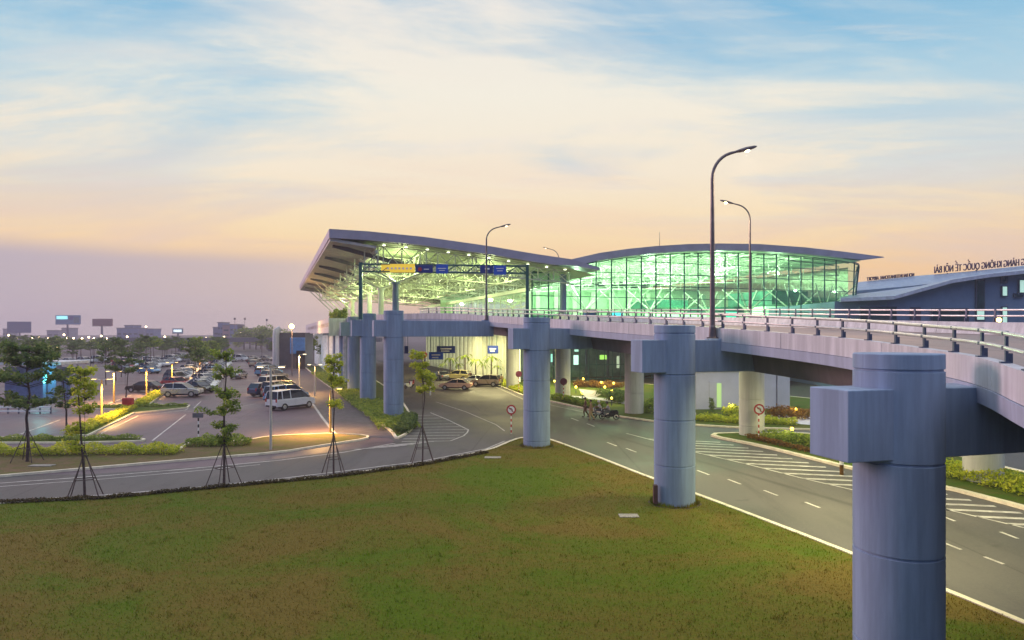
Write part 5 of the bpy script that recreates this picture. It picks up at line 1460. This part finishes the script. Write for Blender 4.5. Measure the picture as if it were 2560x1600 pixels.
billboard('tall blue billboard with a bright cyan strip and a dark picture', 140, 201, 788, 811, 520, mat('bb_blue2', (.02, .16, .36), .5), 168, [(143, 170, 790, 798, emit('bb_cyan', (.35, .95, 1), 1.2)), (172, 184, 790, 800, mat('bb_navy', (.02, .05, .25), .5)), (186, 199, 793, 807, mat('bb_teal', (.03, .14, .2), .5))])
billboard('dull red billboard on a single mast', 232, 281, 797, 815, 500, mat('bb_red', (.20, .06, .08), .5), 254)
billboard('small bright lit billboard left of the stepped building', 432, 457, 821, 834, 520, mat('bb_teal2', (.05, .18, .28), .5), 444, [(435, 455, 824, 830, emit('bb_white', (.8, .95, 1), 1.3))])
def block(label, parts, d, name='far_building'):
    px = sum(p[0] + p[1] for p in parts) / (2 * len(parts)); q = at(px, 836, d); r = thing(name, label, 'building', (q.x, d, 0))
    for (x0, x1, y0, m, dy) in parts:
        a_ = at(x0, y0, d); b_ = at(x1, y0, d)
        o = MB().box(((a_.x + b_.x) / 2, d + dy + 6, a_.z / 2), (b_.x - a_.x, 12, a_.z)).build('wall', m, r)
        n = max(2, int((b_.x - a_.x) / 4)); nz = max(1, int((a_.z) / 4.5))
        w = MB()
        for i in range(n):
            for k in range(nz): w.box((a_.x + (i + .5) * (b_.x - a_.x) / n, d + dy - .1, 2.4 + k * (a_.z - 3) / nz + .8), ((b_.x - a_.x) / n * .6, .3, 1.4))
        w.build('window_band', M['pane_dk'], o)
        MB().box(((a_.x + b_.x) / 2, d + dy + 6, a_.z + .3), (b_.x - a_.x + .8, 12.8, .6)).build('roof', M['soffit'], r)
bw = mat('far_blue_wall', (.10, .16, .34), .7, .3, .05); pw_ = mat('far_mauve_wall', (.30, .17, .20), .7, .3, .05); gw = mat('far_grey_wall', (.25, .25, .32), .7, .2, .05)
block('blue glass block right of the red billboard', [(292, 346, 821, bw, 0), (308, 330, 814, bw, 2)], 560)
block('small blue cube building between the blue block and lit billboard', [(364, 384, 823, bw, 0)], 560)
block('grey low building left of the tall billboard', [(117, 148, 827, gw, 0)], 600)
block('narrow grey tower behind the tall billboard mast', [(154, 174, 821, gw, 0)], 620)
block('stepped mauve building with roof masts, largest on the skyline', [(527, 560, 819, bw, 4), (543, 556, 807, bw, 1), (556, 594, 814, pw_, 0), (576, 594, 812, bw, -1), (596, 622, 822, pw_, 3)], 520)
block('low flat building at the far left edge of the skyline', [(7, 20, 823, gw, 0)], 600)
for i, (px, py) in enumerate([(587, 797), (612, 797), (667, 800)]):
    q = at(px, py, 510); r = thing('far_mast', ['left thin mast above the stepped building', 'right thin mast above the stepped building', 'thin mast right of the hazy trees'][i], 'mast', (q.x, 510, 0), 'thin masts on the skyline')
    MB().tube((q.x, 510, 0), (q.x, 510, q.z), .3, .15, 6).build('pole', M['pole'], r); MB().box((q.x, 510, q.z), (1.2, 1.2, 1.6)).build('head', M['pole'], r)
# overpass at the end of the car park
o = MB().box((-120, 300, 5.2), (120, 8, 2.0), rz=.05).build('deck', M['soffit']); r = thing('far_overpass', 'low overpass crossing beyond the end of the car park', 'bridge', (-120, 300, 0)); o.parent = r; o.location = (120, -300, 0)
for k in range(6): MB().box((-170 + 20 * k, 298 + k, 2.1), (1.4, 3, 4.2)).build('pillar', M['soffit'], r)
# ================================================================== CARS
M['cglass'] = mat('car_glass', (.012, .018, .03), .08, .2, 1, spec=.7)
M['rim'] = mat('wheel_rim', (.55, .55, .57), .3, .05, 5, .7)
M['hl'] = mat('headlight_glass', (.75, .78, .8), .1); M['tl'] = mat('tail_light', (.40, .01, .01), .2)
def paint(n, c, metal=.3): return mat(n, c, .28, .04, .4, metal, coat=.6)
PAINT = {'white': paint('white_paint', (.72, .72, .74), 0), 'silver': paint('silver_paint', (.50, .50, .52), .6), 'black': paint('black_paint', (.012, .013, .018)), 'dark blue': paint('navy_paint', (.02, .04, .13)),
         'beige': paint('champagne_paint', (.45, .36, .28), .4), 'grey': paint('grey_paint', (.18, .19, .22), .5), 'red': paint('red_paint', (.40, .02, .02), 0), 'light blue': paint('light_blue_paint', (.15, .34, .58), .2),
         'orange': paint('orange_paint', (.75, .28, .05), 0), 'salmon pink': paint('salmon_paint', (.75, .44, .36), 0), 'yellow': paint('yellow_paint', (.82, .68, .28), 0)}
SH = {
 'sedan': dict(L=4.5, W=1.78, H=1.45, body=[(-2.25, .35), (-2.25, .78), (-2.1, .92), (-1.45, .98), (.75, .98), (2.0, .82), (2.22, .66), (2.25, .35)], cab=[(-1.75, .96), (-1.05, 1.40), (-.2, 1.45), (.35, 1.40), (1.15, .96)], wx=(-1.35, 1.38), wr=.33),
 'suv': dict(L=4.4, W=1.84, H=1.70, body=[(-2.2, .42), (-2.2, .95), (-2.12, 1.05), (-1.5, 1.10), (.9, 1.10), (2.0, .98), (2.18, .80), (2.2, .42)], cab=[(-2.1, 1.06), (-1.75, 1.62), (-.6, 1.70), (.25, 1.64), (1.05, 1.08)], wx=(-1.32, 1.36), wr=.38),
 'van': dict(L=4.8, W=1.9, H=1.98, body=[(-2.4, .40), (-2.4, 1.05), (-2.36, 1.15), (-1.5, 1.16), (1.4, 1.16), (2.15, 1.02), (2.38, .85), (2.4, .40)], cab=[(-2.38, 1.12), (-2.22, 1.90), (-.8, 1.98), (.75, 1.92), (1.75, 1.14)], wx=(-1.5, 1.55), wr=.36),
}
def car_proto(kind):
    S = SH[kind]; hw = S['W'] / 2
    r = thing('parked_car', 'x', 'car', (0, 0, 0), 'cars parked in the car park')
    rings = []
    for q, s, dz in ((-1, .93, 0.0), (-.96, 1.0, .0), (.96, 1.0, 0), (1, .93, 0)):
        zc = .62
        rings.append([(x * (1 if abs(q) < 1 else .985), q * hw, zc + (z - zc) * (1 if abs(q) < 1 else .90)) for x, z in S['body']])
    mb = MB(); mb.loft(rings, smooth=False)
    cab = S['cab']; top = max(z for _, z in cab)
    # roof panel and pillars
    b0, b1 = cab[0], cab[-1]; wr = hw * .80
    def wy(z): return hw * .97 - (hw * .97 - wr) * (z - b0[1]) / (top - b0[1])
    rc = [[(x, s * (wy(z)), z + .02) for x, z in cab[1:-1]] for s in (-1, 1)]
    mb.loft([rc[0] + [(x, -wy(z) , z - .05) for x, z in cab[1:-1][::-1]], rc[1] + [(x, wy(z), z - .05) for x, z in cab[1:-1][::-1]]])
    pl = list(zip(cab, cab[1:]))
    for s in (-1, 1):
        for a, b in (pl[0], pl[-1]): mb.beam((a[0], s * (wy(a[1]) + .005), a[1]), (b[0], s * (wy(b[1]) + .005), b[1]), .06, .07)
        x = (cab[1][0] + cab[-2][0]) / 2; mb.beam((x, s * (wy(b0[1]) + .005), b0[1]), (x, s * (wy(top - .05) + .005), top - .03), .06, .10)
        if kind == 'van': mb.beam((x - 1.0, s * (wy(b0[1]) + .005), b0[1]), (x - 1.0, s * (wy(top - .05) + .005), top - .03), .06, .10)
    body = mb.build('body', PAINT['white'], r, bevel=.03, fix=True)
    g = MB()
    g.loft([[(x, -wy(z), z) for x, z in cab], [(x, wy(z), z) for x, z in cab]])
    g.build('windows', M['cglass'], r, fix=True)
    for x in S['wx']:
        for s in (-1, 1):
            c = Vector((x, s * (hw - .10), S['wr']))
            w = MB().tube(c - Vector((0, s * .12, 0)), c + Vector((0, s * .115, 0)), S['wr'], S['wr'], 18).build('wheel', M['black'], r)
            MB().tube(c + Vector((0, s * .10, 0)), c + Vector((0, s * .125, 0)), S['wr'] * .62, S['wr'] * .55, 12).build('rim', M['rim'], w)
            # dark arch
    fx, bx = S['body'][-2][0], S['body'][1][0]; zl = S['body'][-2][1]
    for s in (-1, 1):
        MB().box((fx - .06, s * hw * .70, zl + .02), (.18, .38, .14)).build('headlight', M['hl'], r, bevel=.02)
        MB().box((bx + .05, s * hw * .82, S['body'][1][1] - .02), (.14, .22, .20 if kind == 'sedan' else .34)).build('tail_light', M['tl'], r, bevel=.02)
    MB().box((fx + .03, 0, .42), (.10, S['W'] * .7, .16)).build('bumper_grille', M['black'], r); MB().box((bx - .02, 0, .46), (.08, S['W'] * .8, .14)).build('rear_bumper', M['black'], r)
    MB().box((0, 0, .33), (S['L'] * .84, S['W'] * .84, .2)).build('underbody', M['black'], r)
    for s in (-1, 1): MB().box((cab[-1][0] - .25, s * (hw + .08), cab[-1][1] + .08), (.10, .18, .12)).build('wing_mirror', M['black'], r, bevel=.02)
    return r
CP = {k: car_proto(k) for k in SH}; used_ = set()
def car(kind, colr, p, ang, label, group=None, name=None):
    if kind in used_: o = copy_tree(CP[kind])
    else: o = CP[kind]; used_.add(kind)
    o.location = (p[0], p[1], 0.02); o.rotation_euler = (0, 0, ang); o['label'] = label
    if group: o['group'] = group
    if name: o.name = name
    for ch in o.children:
        if ch.name.split('.')[0] == 'body':
            ch.material_slots[0].link = 'OBJECT'; ch.material_slots[0].material = PAINT[colr]
    return o
# make all copies before the prototypes carry the wrong paint
R_ = math.radians
g_r = 'vehicles in the right hand row of the car park'
# right row, noses away to the upper right
row = [('van', 'white', 'nearest white van at the front of the right hand row'), ('van', 'light blue', 'blue van just behind the nearest white van'), ('van', 'beige', 'beige van lit orange, third in the right hand row'), ('suv', 'dark blue', 'dark off road car with round spare wheel sticking out of the right row'),
       ('van', 'white', 'white van behind the dark off road car'), ('sedan', 'silver', 'low silver car in the middle of the right row'), ('suv', 'beige', 'beige car lit from above in the right row'), ('van', 'light blue', 'pale blue minibus towards the far end of the right row'), ('sedan', 'black', 'dark car at the far end of the right row'), ('sedan', 'grey', 'grey car, last of the right hand row')]
for i, (k, c, l) in enumerate(row):
    px, py = [(727, 1022), (716, 1006), (706, 992), (668, 990), (692, 975), (690, 962), (686, 950), (672, 940), (668, 930), (662, 922)][i]
    car(k, c, gr(px, py), R_(58), l, g_r)
# spare wheel cover of the dark car
# left of the aisle
g_l = 'cars parked left of the aisle'
P0 = gr(456, 992)
cols = ['silver', 'black', 'white', 'white', 'silver', 'white', 'grey', 'white', 'beige', 'white', 'silver', 'light blue', 'white', 'silver', 'white', 'grey', 'white', 'silver', 'white', 'white', 'dark blue', 'silver', 'white', 'beige']
kinds = ['suv', 'sedan', 'sedan', 'sedan', 'sedan', 'suv', 'sedan', 'sedan', 'suv', 'sedan', 'sedan', 'suv', 'van', 'sedan', 'sedan', 'suv', 'sedan', 'sedan', 'sedan', 'suv', 'sedan', 'van', 'sedan', 'sedan']
for i in range(24):
    p = P0 + U2 * (i * 3.6 + (2.2 if i else 0) + (2.5 if i > 6 else 0) + (3 if i > 13 else 0)) + V2 * (0 if i == 0 else 1.4)
    lab = 'silver off road car side on, nearest in the row left of the aisle' if i == 0 else '%s %s, %s behind the silver off road car left of the aisle' % (cols[i], kinds[i].replace('suv', 'off road car').replace('sedan', 'saloon'), ORD[(i - 1) % 20] if i < 21 else ['twenty-first', 'twenty-second', 'twenty-third'][i - 21])
    car(kinds[i], cols[i], p, R_(5) if i == 0 else R_(-22), lab, g_l)
P1 = gr(363, 980)
cols2 = ['black', 'red', 'dark blue', 'grey', 'white', 'silver', 'white', 'black', 'white', 'silver', 'white', 'grey', 'beige', 'white', 'silver', 'white']
for i in range(22):
    p = P1 + U2 * (i * 4.4 + (4 if i else 0)) + V2 * (2.2 if i else 0)
    k = 'sedan' if i % 3 or i == 0 else 'suv'
    if i == 1: p = gr(440, 968); 
    if i == 2: p = gr(446, 948); k = 'suv'
    lab = ['black saloon parked in front of the yellow hedge', 'small orange red car tail behind the silver off road car', 'dark off road car behind the orange red car'][i] if i < 3 else '%s %s, %s in the second row from the aisle' % (cols2[i % 16], 'saloon' if k == 'sedan' else 'off road car', ORD[min(19, i - 2)])
    car(k, cols2[i % 16], p, R_(178) if i == 0 else R_(-24), lab, g_l if i < 3 else 'cars in the second row from the aisle')
# further rows behind the kiosk
third = ['light blue', 'white', 'beige', 'silver', 'white', 'grey', 'white', 'black', 'silver', 'white', 'white', 'silver', 'red', 'white', 'dark blue', 'beige', 'white', 'silver', 'grey', 'white']
for rn, (px0, py0, ang, st, sft) in enumerate([(372, 934, -20, 3.3, -.35), (318, 926, -20, 3.3, -.2), (400, 918, -22, 3.6, .0), (470, 905, -20, 4.2, 1.0)]):
    nm = ['third row, beyond the black saloon', 'fourth row, left of the third', 'fifth row, far behind the trees', 'last row, at the far end of the lot'][rn]
    for i in range(18):
        p = gr(px0, py0) + U2 * (i * st) + V2 * (i * sft - (rn == 1) * 1.0)
        if rn == 3: p = gr(px0, py0) - V2 * (i * 3.4 - 20)
        k = ['sedan', 'sedan', 'suv', 'sedan', 'van'][(i * 3 + rn) % 5]; c = third[(i * 7 + rn * 5) % 20]
        if (i * 5 + rn * 3) % 11 == 4: continue
        car(k, c, p, R_(ang + rnd.uniform(-3, 3)), '%s %s, %s in the %s' % (c, {'suv': 'off road car', 'sedan': 'saloon', 'van': 'van'}[k], ORD[i], nm), 'cars in the ' + nm.split(',')[0])
for i, (px, py, k, c, a, l) in enumerate([(597, 946, 'sedan', 'silver', 96, 'silver car driving up the aisle right of the tallest sapling'), (632, 907, 'sedan', 'black', 90, 'dark car far up the aisle'), (640, 917, 'suv', 'beige', 88, 'beige car far up the aisle behind the dark one'),
                                         (575, 905, 'sedan', 'white', 70, 'white car at the far left bend of the aisle')]):
    car(k, c, gr(px, py), R_(a), l, 'cars standing in the aisle')
car('sedan', 'salmon pink', gr(1140, 974), R_(172), 'salmon pink car coming out from under the deck', 'cars on the arrivals road', 'moving_car')
car('sedan', 'white', gr(1188, 962), R_(165), 'white car at the kerb under the deck, left of the pink white one', 'cars on the arrivals road', 'moving_car')
car('suv', 'beige', gr(1216, 966), R_(165), 'pale car at the kerb under the deck nearest the green verge', 'cars on the arrivals road', 'moving_car')
car('suv', 'yellow', gr(1142, 951), R_(170), 'yellow taxi waiting before the lit facade', 'cars on the arrivals road', 'moving_car')
car('sedan', 'grey', gr(1102, 950), R_(120), 'grey car waiting at the left of the yellow taxi', 'cars on the arrivals road', 'moving_car')
sp_ = gr(668, 990) - Vector((math.cos(R_(58)), math.sin(R_(58)), 0)) * 2.28

# ================================================================== PEOPLE AND SCOOTERS
SKIN = mat('skin', (.36, .20, .13), .6)
def skin_body(name, J, Ed, m, par, lvl=1):
    me = bpy.data.meshes.new(name); o0 = ORG.get(par, Vector())
    me.from_pydata([tuple(Vector(j[0])) for j in J], Ed, []); me.update()
    o = mesh_obj(name, me, m, par)
    md = o.modifiers.new('skin', 'SKIN'); 
    if not me.skin_vertices: 
        bpy.context.view_layer.objects.active = o
    for i, j in enumerate(J): me.skin_vertices[0].data[i].radius = (j[1], j[1] * (j[2] if len(j) > 2 else 1))
    me.skin_vertices[0].data[0].use_root = True
    s = o.modifiers.new('sub', 'SUBSURF'); s.levels = lvl; s.render_levels = lvl
    return o
def person(label, p, rz, pose, top, bottom, helmet=None, group=None, z0=0.0):
    r = thing('person', label, 'person', (p[0], p[1], p[2] + z0), group, rz)
    ORG[r] = Vector()
    if pose == 'walk':
        J = [((0, 0, .95), .14, .7), ((0, 0, 1.15), .13, .75), ((.01, 0, 1.38), .16, .65), ((.02, 0, 1.50), .055), ((.04, 0, 1.56), .055),
             ((0, .10, .90), .09), ((.16, .10, .50), .06), ((.10, .10, .08), .045), ((.26, .10, .03), .04),
             ((0, -.10, .90), .09), ((-.02, -.10, .50), .06), ((-.30, -.10, .12), .045), ((-.18, -.10, .03), .04),
             ((0, .20, 1.42), .055), ((-.10, .25, 1.15), .042), ((.04, .26, .92), .032), ((.10, .25, .84), .03),
             ((0, -.20, 1.42), .055), ((.08, -.25, 1.15), .042), ((.24, -.25, .98), .032), ((.31, -.24, .94), .03)]
    else:
        J = [((0, 0, .80), .14, .8), ((.03, 0, .98), .13, .75), ((.10, 0, 1.20), .16, .65), ((.14, 0, 1.32), .055), ((.17, 0, 1.38), .055),
             ((.06, .11, .77), .09), ((.46, .16, .72), .06), ((.42, .15, .34), .045), ((.54, .15, .30), .04),
             ((.06, -.11, .77), .09), ((.46, -.16, .72), .06), ((.42, -.15, .34), .045), ((.54, -.15, .30), .04),
             ((.10, .20, 1.25), .055), ((.26, .27, 1.04), .042), ((.50, .27, 1.02), .032), ((.58, .26, 1.02), .03),
             ((.10, -.20, 1.25), .055), ((.26, -.27, 1.04), .042), ((.50, -.27, 1.02), .032), ((.58, -.26, 1.02), .03)]
    Ed = [(0, 1), (1, 2), (2, 3), (3, 4), (0, 5), (5, 6), (6, 7), (7, 8), (0, 9), (9, 10), (10, 11), (11, 12), (2, 13), (13, 14), (14, 15), (15, 16), (2, 17), (17, 18), (18, 19), (19, 20)]
    skin_body('body', J, Ed, SKIN, r)
    # hands: five short fingers each
    hd = MB()
    for w, e in ((15, 16), (19, 20)):
        a = Vector(J[e][0]); d = (a - Vector(J[w][0])).normalized(); s = d.cross(Z3).normalized()
        for k in range(4): hd.path([a + s * (.018 * (k - 1.5)), a + s * (.02 * (k - 1.5)) + d * (.05 + .01 * (k in (1, 2))) - Z3 * .01, a + s * (.02 * (k - 1.5)) + d * .075 - Z3 * .035], [.010, .009, .007], 5)
        hd.path([a + s * .03 - d * .03, a + s * .055 + d * .01, a + s * .05 + d * .035 - Z3 * .02], [.011, .010, .008], 5)
    hd.build('fingers', SKIN, r)
    # head with face
    h = Vector(J[4][0]) + Vector((.02, 0, .115)); hb = MB(); hb.ball(h, .105, 16, 12, (.95, .78, 1.12)); hb.ball(h + Vector((.095, 0, -.015)), .022, 8, 6, (1, .7, 1.2))
    for s in (-1, 1): hb.ball(h + Vector((0, .083 * s, -.01)), .025, 8, 6, (.8, .4, 1.2))
    hb.build('head', SKIN, r)
    eb = MB()
    for s in (-1, 1): eb.ball(h + Vector((.088, .033 * s, .012)), .012, 8, 6)
    eb.box(h + Vector((.092, 0, -.055)), (.012, .045, .008)); eb.build('eyes_and_mouth', M['black'], r)
    if helmet: 
        MB().ball(h + Vector((-.01, 0, .035)), .135, 16, 10, (1.0, .92, .9)).build('helmet', helmet, r)
    else: MB().ball(h + Vector((-.022, 0, .035)), .108, 14, 10, (.98, .88, 1.02)).build('hair', M['black'], r)
    # clothes follow the same joints, slightly larger
    def grow(idx, ed, k, nm, m):
        mp = {q: i for i, q in enumerate(idx)}
        skin_body(nm, [(J[q][0], J[q][1] * k + .012) + tuple(J[q][2:]) for q in idx], list(ed), m, r)
    grow([2, 1, 0, 13, 14, 17, 18], [(0, 1), (1, 2), (0, 3), (3, 4), (0, 5), (5, 6)], 1.12, 'shirt', top)
    grow([0, 5, 6, 7, 9, 10, 11], [(0, 1), (1, 2), (2, 3), (0, 4), (4, 5), (5, 6)], 1.16, 'trousers', bottom)
    sh_ = MB()
    for q in (8, 12): sh_.ball(Vector(J[q][0]) + Vector((-.05, 0, 0)), .06, 10, 6, (2.0, .8, .75))
    sh_.build('shoes', M['black'], r)
    return r
def scooter(label, p, rz, c, group):
    r = thing('motor_scooter', label, 'scooter', (p[0], p[1], 0.02), group, rz); ORG[r] = Vector()
    for x in (-.62, .62):
        w = MB(); R = .24; pts = [(x + R * math.cos(a), 0, .29 + R * math.sin(a)) for a in [i * math.pi / 10 for i in range(21)]]
        w.path(pts, .05, 8); w.tube((x, -.05, .29), (x, .05, .29), .10, .10, 12).build('wheel', M['black'], r)
    prof = [(-.85, .62), (-.75, .82), (-.1, .78), (.10, .45), (.38, .42), (.52, .95), (.62, .93), (.60, .45), (.35, .28), (-.3, .28), (-.5, .42)]
    MB().loft([[(x, s * .13, z) for x, z in prof] for s in (-1, 1)]).build('body', c, r, bevel=.03, fix=True)
    MB().loft([[(x, s * .14, z) for x, z in [(-.75, .82), (-.7, .90), (-.15, .87), (-.08, .79)]] for s in (-1, 1)]).build('seat', M['black'], r, bevel=.02, fix=True)
    MB().path([(.50, -.30, 1.02), (.56, -.12, 1.0), (.56, .12, 1.0), (.50, .30, 1.02)], .02, 6).tube((.60, 0, .35), (.53, 0, 1.0), .03, .03, 6).build('handlebar', M['steel'], r)
    MB().ball((.64, 0, .88), .075, 10, 8).build('headlight', M['hl'], r)
    for s in (-1, 1): MB().tube((.50, .22 * s, 1.02), (.48, .30 * s, 1.18), .008, None, 5).ball((.48, .30 * s, 1.2), .05, 8, 6, (.4, 1, .7)).build('mirror', M['dark_steel'], r)
    return r
tan = mat('tan_cloth', (.40, .28, .14), .8); brown = mat('brown_cloth', (.14, .07, .04), .8); whit = mat('white_cloth', (.6, .6, .62), .8); gry = mat('grey_cloth', (.10, .11, .14), .8); lil = mat('lilac_cloth', (.35, .33, .45), .8)
person('person in tan trousers and brown shirt walking at the kerb', gr(1478, 1050), R_(175), 'walk', tan, tan)
person('person in brown shirt walking just behind the one in tan', gr(1464, 1042), R_(170), 'walk', brown, brown)
s1 = gr(1502, 1046); scooter('silver scooter ridden along the far kerb, nearer the walkers', s1, R_(172), PAINT['silver'], 'scooters with riders at the far kerb'); person('rider in a pale shirt and white helmet on the silver scooter', s1, R_(172), 'ride', whit, gry, PAINT['white'], z0=.02)
s2 = gr(1523, 1050); scooter('dark scooter ridden along the far kerb, nearer the pale pier', s2, R_(170), PAINT['black'], 'scooters with riders at the far kerb'); person('rider in a grey shirt and dark helmet on the dark scooter', s2, R_(170), 'ride', lil, gry, PAINT['black'], z0=.02)
scooter('scooter parked beside the nearest pier of the terminal row', gr(1022, 972), R_(60), PAINT['white'], 'scooters parked under the deck'); scooter('scooter parked behind the other one at the pier row', gr(1030, 966), R_(75), PAINT['red'], 'scooters parked under the deck')
for i, (px, py, t_, b_, l) in enumerate([(1096, 952, whit, gry, 'person in a white shirt waiting by the lit facade, left'), (1254, 966, tan, gry, 'person in a tan shirt standing at the end of the lit facade'), (1176, 955, brown, gry, 'person in brown between the parked white car and taxi')]):
    person(l, gr(px, py), i * 2.0, 'walk', t_, b_, None, 'people waiting at the arrivals kerb')

# ================================================================== HAZE
hz = bpy.data.materials.new('haze_air'); hz.use_nodes = True
hn = hz.node_tree; hn.nodes.remove(hn.nodes['Principled BSDF'])
pv = hn.nodes.new('ShaderNodeVolumePrincipled'); pv.inputs['Color'].default_value = (.80, .74, .86, 1); pv.inputs['Density'].default_value = 0.0007; pv.inputs['Anisotropy'].default_value = .2
hn.links.new(pv.outputs[0], hn.nodes['Material Output'].inputs['Volume'])
HZ = True
if HZ:
    o = MB().box((0, 360, 14.0), (1700, 740, 30.0)).build('haze', hz)
    tag(o, kind='stuff')
